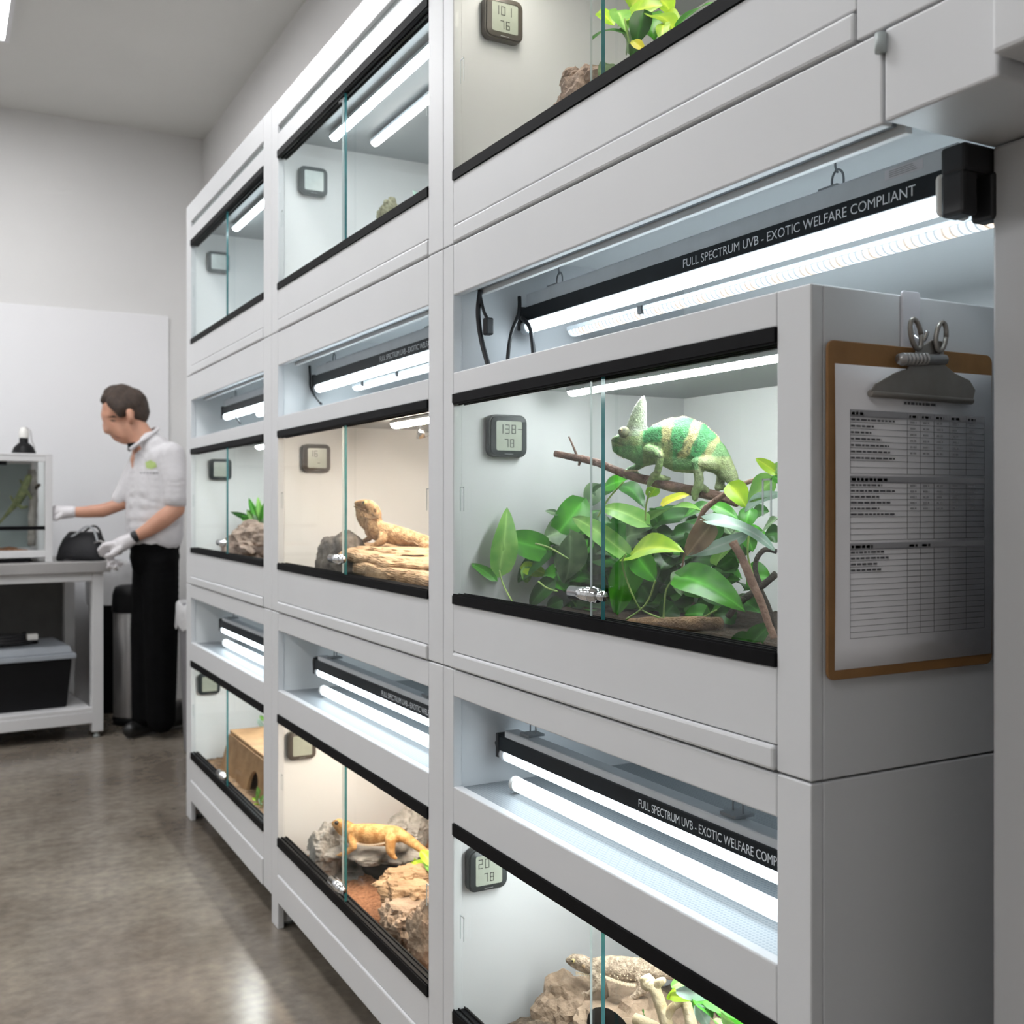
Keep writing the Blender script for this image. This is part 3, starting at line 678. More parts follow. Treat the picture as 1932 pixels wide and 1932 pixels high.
# ---------------------------------------------------------------- inside the chameleon cabinet
def heap(name, label, cat, x0, x1, y0, y1, z, f, m, n=48, grain=.006, kind='stuff'):
    mb = MB(); vs = []
    for i in range(n + 1):
        for j in range(n + 1):
            x = x0 + (x1 - x0) * i / n; y = y0 + (y1 - y0) * j / n
            e = min(i, j, n - i, n - j) / 3
            h = f(x, y) + grain * noise.noise(V((x * 60, y * 60, 0))) + grain * 1.6 * noise.noise(V((x * 22, y * 22, 3)))
            vs.append((x, y, z + max(.001, h)))
    w = n + 1; fs = [(i * w + j, (i + 1) * w + j, (i + 1) * w + j + 1, i * w + j + 1) for i in range(n) for j in range(n)]
    mb.add(vs, fs, 0, True); o = len(mb.v)
    ring = [i * w for i in range(w)] + [n * w + j for j in range(1, w)] + [i * w + n for i in range(n - 1, -1, -1)] + [j for j in range(n - 1, 0, -1)]
    mb.v += [V((mb.v[i].x, mb.v[i].y, z)) for i in ring]; k = len(ring)
    for a in range(k): mb.f.append([ring[a], ring[(a + 1) % k], o + (a + 1) % k, o + a]); mb.m.append(0); mb.sm.append(False)
    mb.f.append([o + a for a in range(k)]); mb.m.append(0); mb.sm.append(False)
    return tag(mb.build(name, m), label, cat, None, kind)
heap('soil', 'dark soil on the floor of the chameleon cabinet', 'soil', .88, 1.372, .93, 1.775, .9905, lambda x, y: .006 + .03 * max(0, 1.45 - y), M['soil'])
Zm = lambda zx, zy: (840 + zx / 2.927, 600 + zy / 2.927)
def sticks(name, label, cat, m, runs, pl, group=None):
    """a branch: main run then side runs as twig parts"""
    q = runs[0][0]; t = thing(name, label, cat, pl.at(*Zm(*q[:2])), group)
    for k, run in enumerate(runs):
        pts = [pl.at(*Zm(p[0], p[1]), p[3] if len(p) > 3 else 0) for p in run]; rs = [p[2] / 2.927 * pl.s for p in run]
        cp = curve_pts(pts, 6); rr = []
        for i in range(len(cp)):
            f = i / 6; a = min(int(f), len(rs) - 1); b_ = min(a + 1, len(rs) - 1); rr.append((rs[a] + (rs[b_] - rs[a]) * (f - a)) * (1 + .10 * noise.noise(V((i * .9, k * 5, 1)))))
        cp = [p + V((noise.noise(p * 40), noise.noise(p * 41 + V((9, 0, 0))), noise.noise(p * 43))) * rs[0] * .25 for p in cp]
        MB().tube(cp, rr, 12).build('trunk' if k == 0 else 'twig', m, t)
    return t
c0 = P(1270, 860, 1.075); BP = Plane(c0, 32)
sticks('branch', 'long brown branch the chameleon stands on', 'branch', M['bark'],
       [[(608, 752, 19), (720, 770, 21), (840, 800, 22), (1000, 862, 24), (1200, 918, 28), (1450, 972, 29), (1620, 1015, 27)],
        [(728, 760, 8), (708, 710, 6), (683, 655, 4)], [(745, 780, 9), (742, 800, 8), (738, 815, 6)]], BP)
FP_ = Plane(P(1350, 1000, 1.0), 30)
sticks('branch', 'pinkish slanting branch crossing in front at the right of the chameleon', 'branch', M['barkpink'],
       [[(1305, 1390, 5), (1340, 1230, 8), (1400, 1120, 14), (1440, 1050, 17), (1540, 975, 15), (1650, 915, 13), (1795, 868, 12)], [(1770, 876, 9), (1800, 850, 6), (1820, 835, 4)]], FP_)
sticks('branch', 'pale brown branch leaning down to the lower right corner beside the plant', 'branch', M['barkpink'],
       [[(1590, 1235, 26), (1630, 1310, 22), (1690, 1440, 25), (1740, 1570, 22), (1790, 1690, 20), (1815, 1770, 20)]], Plane(P(1420, 1100, .96), 30))
sticks('vine', 'dark curling vine stem at the right edge of the chameleon cabinet', 'vine', M['barkdark'],
       [[(1560, 1650, 18), (1640, 1560, 20), (1740, 1490, 18), (1830, 1410, 20)], [(1745, 1490, 14), (1715, 1400, 14), (1720, 1330, 14), (1765, 1280, 14), (1830, 1290, 14)], [(1740, 1490, 12), (1790, 1600, 12), (1810, 1700, 12)]], Plane(P(1420, 1080, 1.12), 30))
sticks('log', 'low brown cork log under the leaves of the leafy plant', 'log', M['cork'],
       [[(1010, 1680, 24), (1150, 1690, 40), (1350, 1690, 42), (1520, 1690, 36)]], Plane(P(1300, 1170, 1.0), 40))

def hang(px, py, X, ang=20): return Plane(P(px, py, X), ang)
def xmax(px, yw):
    t = (px - CX) / F; return yw * (SN + t * CS) / (CS - t * SN)
def leaves(name, par, items, tf, bend=.18, fold=.3, kind='heart', yw=1.772):
    mb = MB()
    for it in items:
        (bx, by), (tx, ty), w, pal, X = it[:5]; b_ = tf(bx, by); e = tf(tx, ty)
        f0 = min(X, xmax(b_[0], yw) - .012); f1 = min(X + R.uniform(-.03, .03), xmax(e[0], yw) - .008); f0, f1 = max(f0, .882), max(f1, .878)
        p0 = P(*b_, f0); p1 = P(*e, f1); sc_ = (p0 - EYE).dot(FW) / F
        n = (-FW * R.uniform(.5, .9) + UP * R.uniform(.1, .7) + RT * R.uniform(-.35, .35)).normalized()
        leaf(mb, p0, p1, w * sc_, n, pal, R.uniform(.4, 1.2) * bend, R.uniform(.5, 1.2) * fold, kind)
    return mb.build(name, [LEAF[k] for k in LK], par)
t = thing('pothos_plant', 'large leafy green pothos filling the chameleon cabinet floor', 'plant', P(1180, 1175, 1.05))
s_ = 1 / 2.927
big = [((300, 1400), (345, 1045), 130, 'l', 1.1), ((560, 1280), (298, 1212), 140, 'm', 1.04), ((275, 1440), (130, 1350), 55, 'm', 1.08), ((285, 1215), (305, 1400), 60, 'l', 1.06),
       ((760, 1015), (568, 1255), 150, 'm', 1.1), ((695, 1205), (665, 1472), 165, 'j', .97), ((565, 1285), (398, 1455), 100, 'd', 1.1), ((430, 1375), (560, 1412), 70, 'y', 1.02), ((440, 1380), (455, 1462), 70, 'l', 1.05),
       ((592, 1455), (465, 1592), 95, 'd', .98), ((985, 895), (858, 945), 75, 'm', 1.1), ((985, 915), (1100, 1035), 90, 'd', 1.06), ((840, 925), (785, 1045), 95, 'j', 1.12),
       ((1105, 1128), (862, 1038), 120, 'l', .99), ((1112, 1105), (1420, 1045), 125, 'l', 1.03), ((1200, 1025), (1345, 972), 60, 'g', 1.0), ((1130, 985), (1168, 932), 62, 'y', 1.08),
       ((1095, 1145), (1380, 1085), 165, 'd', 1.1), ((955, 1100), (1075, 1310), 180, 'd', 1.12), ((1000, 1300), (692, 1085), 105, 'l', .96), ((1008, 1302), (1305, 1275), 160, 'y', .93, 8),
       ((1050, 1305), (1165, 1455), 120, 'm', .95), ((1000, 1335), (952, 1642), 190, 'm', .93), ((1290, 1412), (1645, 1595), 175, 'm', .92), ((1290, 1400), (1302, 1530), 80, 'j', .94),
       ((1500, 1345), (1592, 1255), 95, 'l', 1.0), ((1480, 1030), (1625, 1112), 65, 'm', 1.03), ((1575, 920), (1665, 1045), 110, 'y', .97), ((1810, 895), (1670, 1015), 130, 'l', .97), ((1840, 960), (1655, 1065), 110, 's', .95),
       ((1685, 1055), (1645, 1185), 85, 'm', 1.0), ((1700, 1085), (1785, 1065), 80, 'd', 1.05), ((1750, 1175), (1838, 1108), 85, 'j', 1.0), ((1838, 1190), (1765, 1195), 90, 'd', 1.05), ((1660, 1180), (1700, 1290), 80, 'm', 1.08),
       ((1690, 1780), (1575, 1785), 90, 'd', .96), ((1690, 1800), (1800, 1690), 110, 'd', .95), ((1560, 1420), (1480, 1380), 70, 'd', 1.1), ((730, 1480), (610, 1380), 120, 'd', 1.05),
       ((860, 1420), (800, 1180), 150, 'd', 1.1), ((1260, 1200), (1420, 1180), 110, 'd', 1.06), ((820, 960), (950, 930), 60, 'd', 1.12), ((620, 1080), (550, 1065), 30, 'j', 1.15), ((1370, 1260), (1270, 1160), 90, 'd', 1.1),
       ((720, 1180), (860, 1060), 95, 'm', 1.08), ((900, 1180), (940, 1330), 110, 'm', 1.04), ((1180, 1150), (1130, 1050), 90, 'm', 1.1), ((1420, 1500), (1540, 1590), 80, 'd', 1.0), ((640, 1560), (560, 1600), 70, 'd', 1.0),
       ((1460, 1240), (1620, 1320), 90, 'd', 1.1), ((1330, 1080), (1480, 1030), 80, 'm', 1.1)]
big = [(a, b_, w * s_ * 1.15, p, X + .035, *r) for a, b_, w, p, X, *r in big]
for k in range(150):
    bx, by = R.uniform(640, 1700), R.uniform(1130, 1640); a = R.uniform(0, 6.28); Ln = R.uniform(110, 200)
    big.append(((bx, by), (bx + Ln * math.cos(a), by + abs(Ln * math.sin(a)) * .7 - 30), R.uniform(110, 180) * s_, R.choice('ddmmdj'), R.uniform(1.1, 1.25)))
leaves('foliage', t, big, Zm)
# the pale folded leaf with its brown rolled back
fb = MB(); fp = Plane(P(1380, 1010, .955), 15)
leaf(fb, fp.at(*Zm(1455, 1100), 4), fp.at(*Zm(1830, 1265), -4), 150 * s_ * fp.s, (-FW * .5 + UP).normalized(), 's', .25, .1)
leaf(fb, fp.at(*Zm(1470, 1140), 2), fp.at(*Zm(1335, 1312), 12), 130 * s_ * fp.s, (-FW - UP * .2 - RT * .4).normalized(), 'b', .5, .7)
leaf(fb, fp.at(*Zm(1650, 1205), 6), fp.at(*Zm(1340, 1315), 14), 75 * s_ * fp.s, (-FW - UP * .1).normalized(), 's', .2, .3)
fb.build('folded_leaf', [LEAF[k] for k in LK], t)
sp_ = Plane(P(1200, 1080, .955), 25)
for run in ([(1000, 1305), (978, 1350), (1000, 1440), (1040, 1540), (1085, 1612), (1200, 1662)], [(1160, 1450), (1130, 1540), (1085, 1605), (1000, 1665)], [(1290, 1405), (1225, 1490), (1210, 1580), (1205, 1672)],
            [(1200, 1664), (1300, 1670), (1400, 1662), (1500, 1612)], [(300, 1395), (320, 1470), (375, 1575)], [(515, 1455), (560, 1490), (620, 1510)], [(500, 1245), (580, 1270), (680, 1330)], [(1665, 1040), (1680, 1150), (1670, 1300), (1700, 1420)],
            [(985, 905), (900, 1000), (840, 1100)], [(1105, 1120), (1110, 1030), (1130, 960)]):
    pts = []
    for p in run:
        z = Zm(*p); v = sp_.at(*z, R.uniform(-3, 3)); xm = xmax(z[0], 1.772) - .01; pts.append(P(*z, max(.88, min(v.x, xm))))
    MB().tube(curve_pts(pts, 6), 5.2 * s_ * sp_.s, 8).build('stem', M['stem'], t)
tw = MB(); mb = MB(); p2 = Plane(P(1460, 880, 1.0), 20)
leaf(mb, p2.at(1466, 892), p2.at(1425, 864), 22 * p2.s, -FW, 'y'); leaf(mb, p2.at(1462, 890), p2.at(1480, 870), 20 * p2.s, -FW + UP, 'l'); leaf(mb, p2.at(1460, 898), p2.at(1478, 912), 18 * p2.s, -FW, 'm')
mb.build('sprout_leaves', [LEAF[k] for k in LK], t)

# chameleon ---------------------------------------------------------------
Zc = lambda x, y: (1120 + x / 5.367, 700 + y / 5.367)
CP = Plane(P(1270, 850, 1.07), 32)
def ch(*pts): return [(*Zc(x, y), r / 5.367, *(w,)) for x, y, r, w in pts]
def chp(px, py, co):
    x, y = (px - 1120) * 5.367, (py - 700) * 5.367
    nz = noise.noise(co * 70) ; n2 = noise.noise(co * 190); n3 = noise.noise(co * 35)
    g = V((.075, .36, .13)); lime = V((.24, .44, .13)); cr = V((.66, .60, .27)); pale = V((.50, .62, .44)); olive = V((.38, .44, .18)); dk = V((.03, .07, .035)); grey = V((.30, .33, .27)); body_sat = .8
    if x < 545 and y < 960 and (y < 600 or x < 500):          # head
        c = V((.22, .46, .17)).lerp(olive, max(0, min(1, .5 + nz)))
        if y < 600: c = V((.52, .66, .40)).lerp(V((.66, .72, .60)), max(0, min(1, .5 + n3 * 1.4)))
        if y < 600 and x > 505: c = pale.lerp(V((.75, .78, .72)), .6)
        if 560 < y < 660 and 300 < x < 470: c = c.lerp(grey, .6)
        if y > 690 and abs(y - (700 + (x - 180) * .42)) < 9: c = c.lerp(dk, .5)
        if y > 760: c = V((.16, .46, .15)).lerp(lime, .3 + nz * .4)
        return c * (.74 * (1 + .3 * n2))
    # body bands: cream stripes slanting back
    c = g.lerp(V((.10, .50, .16)), max(0, min(1, .5 + nz)))
    for cx, top, w in ((700, 420, 46), (905, 420, 46), (1130, 560, 40)):
        s = cx + (880 - y) * .22 if cx != 700 else 745 + (600 - y) * .12
        if cx == 905: s = 900 + (880 - y) * .42
        if cx == 1130: s = 1080 + (930 - y) * .75
        d = abs(x - s + nz * 26) / w
        if d < 1.25 and y < 960: c = c.lerp(cr, max(0, min(1, (1.25 - d) * 2.2)))
    if y > 860: c = c.lerp(V((.20, .44, .17)), min(1, (y - 860) / 40)) if x < 1060 else c.lerp(olive, .75)
    if x > 1060 and y > 880: c = olive.lerp(V((.48, .54, .26)), max(0, min(1, .5 + nz * 1.5)))
    if x > 1150 and y > 700: c = c.lerp(V((.34, .46, .18)), .45)
    if x < 800 and y > 720 and x > 480: c = c.lerp(V((.38, .50, .20)), .7)
    if y > 1000: c = V((.46, .56, .30)).lerp(V((.36, .44, .20)), max(0, min(1, .5 + n3)))
    if 520 < x < 1130 and 640 < y < 880 and n2 + .3 * nz > .26: c = c.lerp(dk, .7)
    if y < 470 and 560 < x < 1000: c = c.lerp(V((.55, .62, .36)), .25)
    return c * (.70 * (1 + .35 * n2))
t = thing('chameleon', 'green chameleon with pale bands and tall head casque walking on a branch', 'chameleon', CP.at(*Zc(800, 1180)))
body = [(.55, ch((560, 720, 130, 0), (680, 690, 175, 0), (800, 690, 225, 0), (900, 700, 245, 0), (1010, 735, 235, 0), (1110, 790, 205, 0), (1200, 850, 165, 0), (1270, 920, 135, 0), (1330, 990, 105, 0), (1390, 1070, 80, 0))),
        (.6, ch((560, 860, 90, 0), (700, 840, 120, 0), (850, 880, 150, 0), (1000, 890, 150, 0), (1100, 880, 130, 0))),
        (.62, ch((1385, 1060, 78, 0), (1420, 1130, 62, 0), (1450, 1200, 48, -2), (1440, 1290, 36, -8), (1390, 1340, 30, -14), (1330, 1330, 26, -18))),
        (.62, ch((430, 720, 150, 0), (340, 720, 115, 0), (260, 715, 82, 0), (205, 705, 38, 0))),
        (.62, ch((420, 800, 125, 0), (330, 800, 95, 0), (250, 775, 75, 0), (215, 740, 42, 0))),
        (.6, ch((470, 830, 120, 0), (560, 850, 115, 0))), (.5, ch((430, 860, 85, 0), (520, 890, 85, 0))),
        (.30, ch((430, 640, 128, 0), (432, 580, 122, 0), (448, 490, 102, 0), (465, 400, 80, 0), (486, 325, 56, 0), (505, 275, 32, 0))),
        (.32, ch((500, 600, 56, 0), (515, 480, 38, 0), (520, 350, 28, 0), (512, 265, 22, 0))),
        # near front leg
        ch((590, 810, 62, 18), (680, 830, 56, 24), (730, 870, 48, 27)), ch((728, 872, 46, 27), (718, 960, 40, 25), (690, 1030, 38, 20), (640, 1070, 42, 15)),
        ch((640, 1070, 40, 15), (610, 1110, 36, 14), (585, 1160, 24, 12)), ch((660, 1070, 34, 12), (700, 1080, 32, 2), (740, 1090, 24, -10)),
        # far front leg
        ch((500, 900, 52, -14), (440, 950, 42, -15), (370, 985, 36, -14), (330, 1000, 34, -12)), ch((340, 1000, 34, -11), (315, 1030, 30, -6), (305, 1070, 20, -4)), ch((350, 1000, 28, -16), (400, 1040, 24, -22), (430, 1060, 18, -24)),
        # near hind leg
        ch((1230, 950, 85, 14), (1160, 940, 62, 22), (1085, 925, 46, 26)), ch((1090, 930, 50, 26), (1105, 1010, 52, 24), (1110, 1100, 50, 20), (1090, 1180, 50, 16)),
        ch((1080, 1185, 48, 15), (1055, 1230, 44, 13), (1050, 1290, 34, 11)), ch((1110, 1170, 40, 12), (1140, 1200, 34, 0), (1150, 1240, 24, -6)),
        # far hind leg
        ch((1270, 980, 75, -14), (1270, 1060, 55, -15), (1255, 1130, 46, -13), (1240, 1180, 40, -10)), ch((1250, 1170, 34, -10), (1300, 1180, 28, -12))]
cb = blob('body', body, CP, .0023, M['cham'], t, 1, 3, chp)
bm = bmesh.new(); bm.from_mesh(cb.data); ctree = BVHTree.FromBMesh(bm); bm.free(); cof = parent_loc(cb)
def topline(x, y, dy):
    for k in range(120):
        if ctree.ray_cast(EYE - cof, ray(*Zc(x, y)).normalized())[0]: return y
        y += dy
    return y
e = MB(); q = CP.at(*Zc(335, 622), 12); e.ball(q, .0098, 3); e.build('eye_turret', mat('turret_skin', (.085, .085, .05), .5, col2=(.26, .27, .15), scale=140, bump=.4), t)
e = MB(); e.ball(CP.at(*Zc(330, 612), 19.2), .0042, 2); e.build('pupil', M['eyegold'], t)
e = MB(); e.ball(CP.at(*Zc(329, 611), 22.2), .0019, 2); e.build('pupil', M['eyeblack'], t)
sp = MB()
for k in range(34):  # dorsal crest
    u = k / 33; x = 600 + u * 660; y = topline(x, 380, 4)
    a = CP.at(*Zc(x, y + 8)); sp.cone(a, CP.at(*Zc(x + 5, y - 11)), .0022, 5)
for k in range(14):
    u = k / 13; x = 245 + u * 200; y = topline(x, 1010, -4)
    sp.cone(CP.at(*Zc(x, y - 8)), CP.at(*Zc(x - 4, y + 14)), .0018, 5)
sp.build('crest_spines', M['spine'], t)

# ---------------------------------------------------------------- warm tank: tan bearded dragon on stacked slabs
def slabs(name, label, items, m, group=None):
    """each stone its own object"""
    for k, (lab, c, r, yaw, sd, fl, tl) in enumerate(items):
        mb = MB(); rock(mb, c, r, sd, 5, .16, fl, yaw, 0, tl, .15); tag(mb.build(name, m[k] if isinstance(m, list) else m), lab, 'rock', group)
zf = .991
slabs('rock', '', [('dark upright rock at the left of the stack, behind the glass lock', P(648, 1064, .935), (.05, .10, .09), .3, 3, 0, 0),
                   ('lowest broad sandstone slab nearest the glass under the tan bearded dragon', P(765, 1083, .945), (.07, .30, .035), .05, 5, .5, .02),
                   ('middle sandstone slab of the stack under the tan bearded dragon', P(760, 1056, .99), (.10, .31, .030), .02, 8, .55, .03),
                   ('top sandstone slab on which the tan bearded dragon rests', P(748, 1041, 1.045), (.12, .33, .028), -.05, 11, .55, 0),
                   ('base sandstone block hidden low in the warm stack', P(770, 1090, 1.06), (.12, .30, .05), 0, 14, .6, 0)], [M['rockdark'], M['rocktan'], M['rocktan'], M['rocktan'], M['rocktan']], 'stacked sandstone in the warm cabinet')
tag(B(.88, 1.37, 1.905, 2.92, .9905, .996).build('sand', M['grit']), 'thin sand on the floor of the warm middle cabinet', 'sand', None, 'stuff')
Zb = lambda x, y: (600 + x / 8.05, 900 + y / 8.05)
DPn = Plane(P(735, 1000, 1.02), 28)
def bd(*pts): return [(*Zb(x, y), r / 8.05, w) for x, y, r, w in pts]
t = thing('bearded_dragon', 'tan bearded dragon sitting upright with head raised on stacked slabs', 'lizard', DPn.at(*Zb(900, 1090)))
def claws(base, tips, r): return [[(*base, r, 0) if len(base) == 2 else base, tp] for tp in tips]
blob('body', [(.85, bd((592, 400, 50, 0), (650, 402, 62, 0), (720, 412, 82, 0), (790, 445, 98, 0), (850, 500, 100, 0), (890, 560, 88, 0))), (.78, bd((602, 462, 52, 0), (640, 540, 74, 0), (700, 600, 98, 0), (770, 650, 115, 0))),
              (.8, bd((600, 560, 38, 0), (625, 620, 50, 0), (700, 690, 90, 0), (790, 740, 120, 0))), bd((860, 570, 105, 0), (850, 680, 130, 0), (850, 750, 140, 0), (960, 820, 152, 0), (1120, 870, 160, 0), (1300, 915, 152, 0), (1500, 960, 125, 0), (1700, 1010, 105, 0), (1900, 1080, 70, 0), (2150, 1120, 45, 0), (2400, 1130, 22, 0)),
              (.9, bd((780, 830, 80, 0), (900, 880, 100, 0))),
              bd((760, 850, 58, -12), (720, 930, 50, -14), (640, 975, 36, -14), (560, 990, 28, -13)), bd((570, 990, 22, -13), (500, 980, 13, -12), (455, 978, 8, -12)), bd((575, 995, 20, -13), (540, 1000, 12, -10), (500, 1000, 8, -9)), bd((590, 995, 18, -13), (600, 1005, 12, -9), (560, 1010, 8, -7)),
              bd((1060, 900, 80, 16), (1080, 960, 66, 22), (1010, 1010, 52, 24), (900, 1075, 42, 24), (850, 1090, 36, 24)), bd((860, 1090, 26, 24), (810, 1090, 16, 25), (775, 1100, 9, 26)), bd((860, 1095, 24, 24), (830, 1110, 15, 27), (800, 1130, 9, 28)), bd((880, 1095, 24, 24), (870, 1120, 14, 28), (850, 1135, 8, 29)), bd((900, 1090, 24, 24), (915, 1110, 14, 28), (900, 1128, 8, 29)),
              bd((1700, 1050, 90, 20), (1800, 1040, 60, 30), (1760, 1120, 45, 34), (1700, 1150, 30, 36))], DPn, .0032, M['bdtan'], t, 1, 4)
e = MB(); e.ball(DPn.at(*Zb(748, 388), 8), .0066, 2); e.build('eye', M['eyegold'], t); e = MB(); e.ball(DPn.at(*Zb(746, 386), 11.6), .0036, 2); e.build('eye', M['eyeblack'], t)
m_ = MB(); m_.tube(curve_pts([DPn.at(*Zb(560, 448), 2), DPn.at(*Zb(620, 462), 5.6), DPn.at(*Zb(700, 492), 9.6), DPn.at(*Zb(770, 500), 11.4)]), .0016, 6); m_.build('mouth', M['spined'], t)
e = MB(); e.ball(DPn.at(*Zb(925, 500), 11.8), (.004, .005, .006), 2); e.build('ear', M['spined'], t)
sp = MB()
for k in range(24):
    u = k / 23; x = 1090 + u * 560; y = 860 + u * 170 + 12 * math.sin(k)
    sp.cone(DPn.at(*Zb(x, y), 15.5), DPn.at(*Zb(x + 22, y + 12), 19), .0028, 5)
for k in range(9):
    u = k / 8; x = 770 + u * 200; y = 590 + 26 * math.sin(u * 3)
    sp.cone(DPn.at(*Zb(x, y - 14), 10), DPn.at(*Zb(x + 26, y + 26), 17), .0055, 5)
for k in range(6): sp.cone(DPn.at(*Zb(880 + k * 16, 560 + k * 12), 11), DPn.at(*Zb(925 + k * 16, 580 + k * 12), 15), .0035, 5)
sp.build('side_spines', M['spined'], t)

# ---------------------------------------------------------------- far middle tank: succulent on a log
tag(B(.88, 1.37, 3.09, 4.08, .9905, .996).build('gravel', M['grit']), 'thin brown gravel on the floor of the succulent cabinet', 'gravel', None, 'stuff')
mb = MB(); rock(mb, P(485, 1030, 1.03), (.12, .22, .085), 21, 4, .25); rock(mb, P(478, 1012, 1.03), (.06, .10, .06), 24, 4, .25)
tag(mb.build('log', M['rockpink']), 'brown wood lump holding the succulent in the far middle cabinet', 'log')
t = thing('succulent', 'green succulent with pointed leaves on a log near the person', 'succulent', P(485, 1000, 1.05)); mb = MB(); sp_ = Plane(P(485, 995, 1.05), 20)
for b_, e, w, p in (((485, 985), (436, 966), 12, 'd'), ((487, 988), (455, 975), 16, 'm'), ((488, 985), (473, 940), 13, 'm'), ((492, 985), (487, 938), 13, 'l'), ((495, 988), (505, 945), 14, 'm'), ((488, 990), (468, 962), 15, 'l'), ((492, 992), (480, 955), 18, 'j'), ((495, 995), (515, 965), 16, 'j'), ((488, 996), (462, 988), 16, 'j'), ((490, 998), (475, 1000), 14, 'm'), ((498, 990), (530, 985), 14, 'm')):
    leaf(mb, sp_.at(*b_), sp_.at(*e, R.uniform(-4, 8)), w * sp_.s, (-FW + UP * .4).normalized(), p, .1, .5, 'lance')
o = mb.build('rosette', [LEAF[k] for k in LK], t); s = o.modifiers.new('thick', 'SOLIDIFY'); s.thickness = .004

# ---------------------------------------------------------------- nearest bottom tank
heap('substrate', 'brown grit bedding banked up inside the nearest bottom cabinet', 'bedding', .88, 1.372, .93, 1.775, .1705, lambda x, y: .03 + .075 * max(0, 1 - ((x - 1.02) / .18) ** 2) * max(0, 1 - ((y - 1.62) / .16) ** 2), M['grit'])
Zd = lambda x, y: (1000 + x / 3.864, 1740 + y / 3.864)
XN = 1.10
mb = MB(); rock(mb, (1.10, 1.53, .235), (.14, .17, .088), 31, 5, .25); rock(mb, (1.03, 1.655, .25), (.075, .085, .085), 33, 4, .22); rock(mb, (1.04, 1.46, .275), (.10, .13, .05), 35, 4, .22)
rk = tag(mb.build('rock_cave', M['rockbrown']), 'large brown rock cave under the grey bearded dragon', 'rock')
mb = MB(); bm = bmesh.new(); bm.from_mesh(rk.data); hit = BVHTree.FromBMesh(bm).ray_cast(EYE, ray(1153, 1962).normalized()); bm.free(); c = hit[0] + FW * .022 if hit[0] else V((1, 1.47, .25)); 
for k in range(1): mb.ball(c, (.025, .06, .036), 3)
mb.build('cave_mouth_shade', M['cave'], rk)  # black ball painted as the shaded hole in the rock
GP = Plane(P(1160, 1830, 1.06), 28)
def gd(*pts): return [(*Zd(x, y), r / 3.864, w) for x, y, r, w in pts]
t = thing('bearded_dragon', 'grey tan bearded dragon flat on a brown rock cave behind pale wood', 'lizard', GP.at(*Zd(640, 420)))
blob('body', [(.8, gd((272, 278, 20, 0), (320, 268, 40, 0), (380, 285, 52, 0), (430, 310, 52, 0))), (.8, gd((290, 300, 18, 0), (350, 325, 30, 0), (420, 345, 36, 0))),
              gd((440, 315, 55, 0), (500, 320, 60, 0)), (.95, gd((500, 320, 68, 0), (600, 330, 88, 0), (700, 345, 95, 0), (800, 345, 85, 0), (900, 350, 66, 0), (980, 365, 45, 0), (1080, 400, 30, 0), (1250, 450, 16, 0), (1450, 520, 6, 0))),
              gd((500, 360, 36, 14), (555, 410, 30, 20), (520, 450, 24, 22), (470, 480, 20, 22)), gd((475, 480, 12, 22), (430, 475, 7, 22), (395, 470, 4, 22)), gd((475, 485, 12, 22), (440, 495, 7, 23), (405, 492, 4, 23)), gd((480, 488, 12, 22), (460, 505, 7, 24), (440, 512, 4, 24)),
              gd((830, 390, 45, 14), (860, 450, 36, 22), (800, 500, 26, 26), (770, 520, 20, 26)), gd((775, 520, 11, 26), (735, 530, 7, 27), (720, 545, 4, 27)), gd((780, 525, 11, 26), (765, 545, 7, 28), (750, 556, 4, 28)), gd((790, 525, 11, 26), (800, 545, 7, 28), (790, 556, 4, 28))], GP, .0026, M['bdgrey'], t, 1, 3)
e = MB(); e.ball(GP.at(*Zd(328, 268), 8.5), .0040, 2); e.build('eye', M['eyegold'], t); e = MB(); e.ball(GP.at(*Zd(327, 267), 10.4), .0026, 2); e.build('eye', M['eyeblack'], t)
e = MB(); e.ball(GP.at(*Zd(408, 308), 11), (.003, .005, .004), 2); e.build('ear', M['spined'], t)
sp = MB()
for k in range(26):
    u = k / 25; x = 545 + u * 250; y = 350 + 75 * math.sin(u * 1.35) + 3 * (k % 2)
    sp.cone(GP.at(*Zd(x, y), 19), GP.at(*Zd(x + 8, y + 14), 26), .0022, 5)
for k in range(10): sp.cone(GP.at(*Zd(350 + k * 12, 348 + k * 3), 7), GP.at(*Zd(352 + k * 12, 378 + k * 3), 10), .002, 5)
for r_ in range(5):
    for k in range(12): 
        x = 530 + k * 28 + R.uniform(-14, 14); y = 270 + r_ * 24 + R.uniform(-12, 12); w_ = 6 + r_ * 4.2; sp.cone(GP.at(*Zd(x, y), w_ + 6), GP.at(*Zd(x + 12, y - 6), w_ + 11), .0013, 4)
sp.build('side_spines', M['spine'], t)
def wood(name, label, m, runs, pl, tf, k_):
    t = thing(name, label, 'driftwood', pl.at(*tf(*runs[0][-1][:2])))
    for i, run in enumerate(runs):
        cp = curve_pts([pl.at(*tf(p[0], p[1])) for p in run], 5); n = len(run) - 1
        rr = [(run[min(j // 5, n)][2] * (1 - (j % 5) / 5) + run[min(j // 5 + 1, n)][2] * ((j % 5) / 5)) * k_ * pl.s * (1 + .12 * noise.noise(V((j * .8, i * 3, 2)))) for j in range(len(cp))]
        MB().tube(cp, rr, 12).build('fork' if i else 'trunk', m, t)
    return t
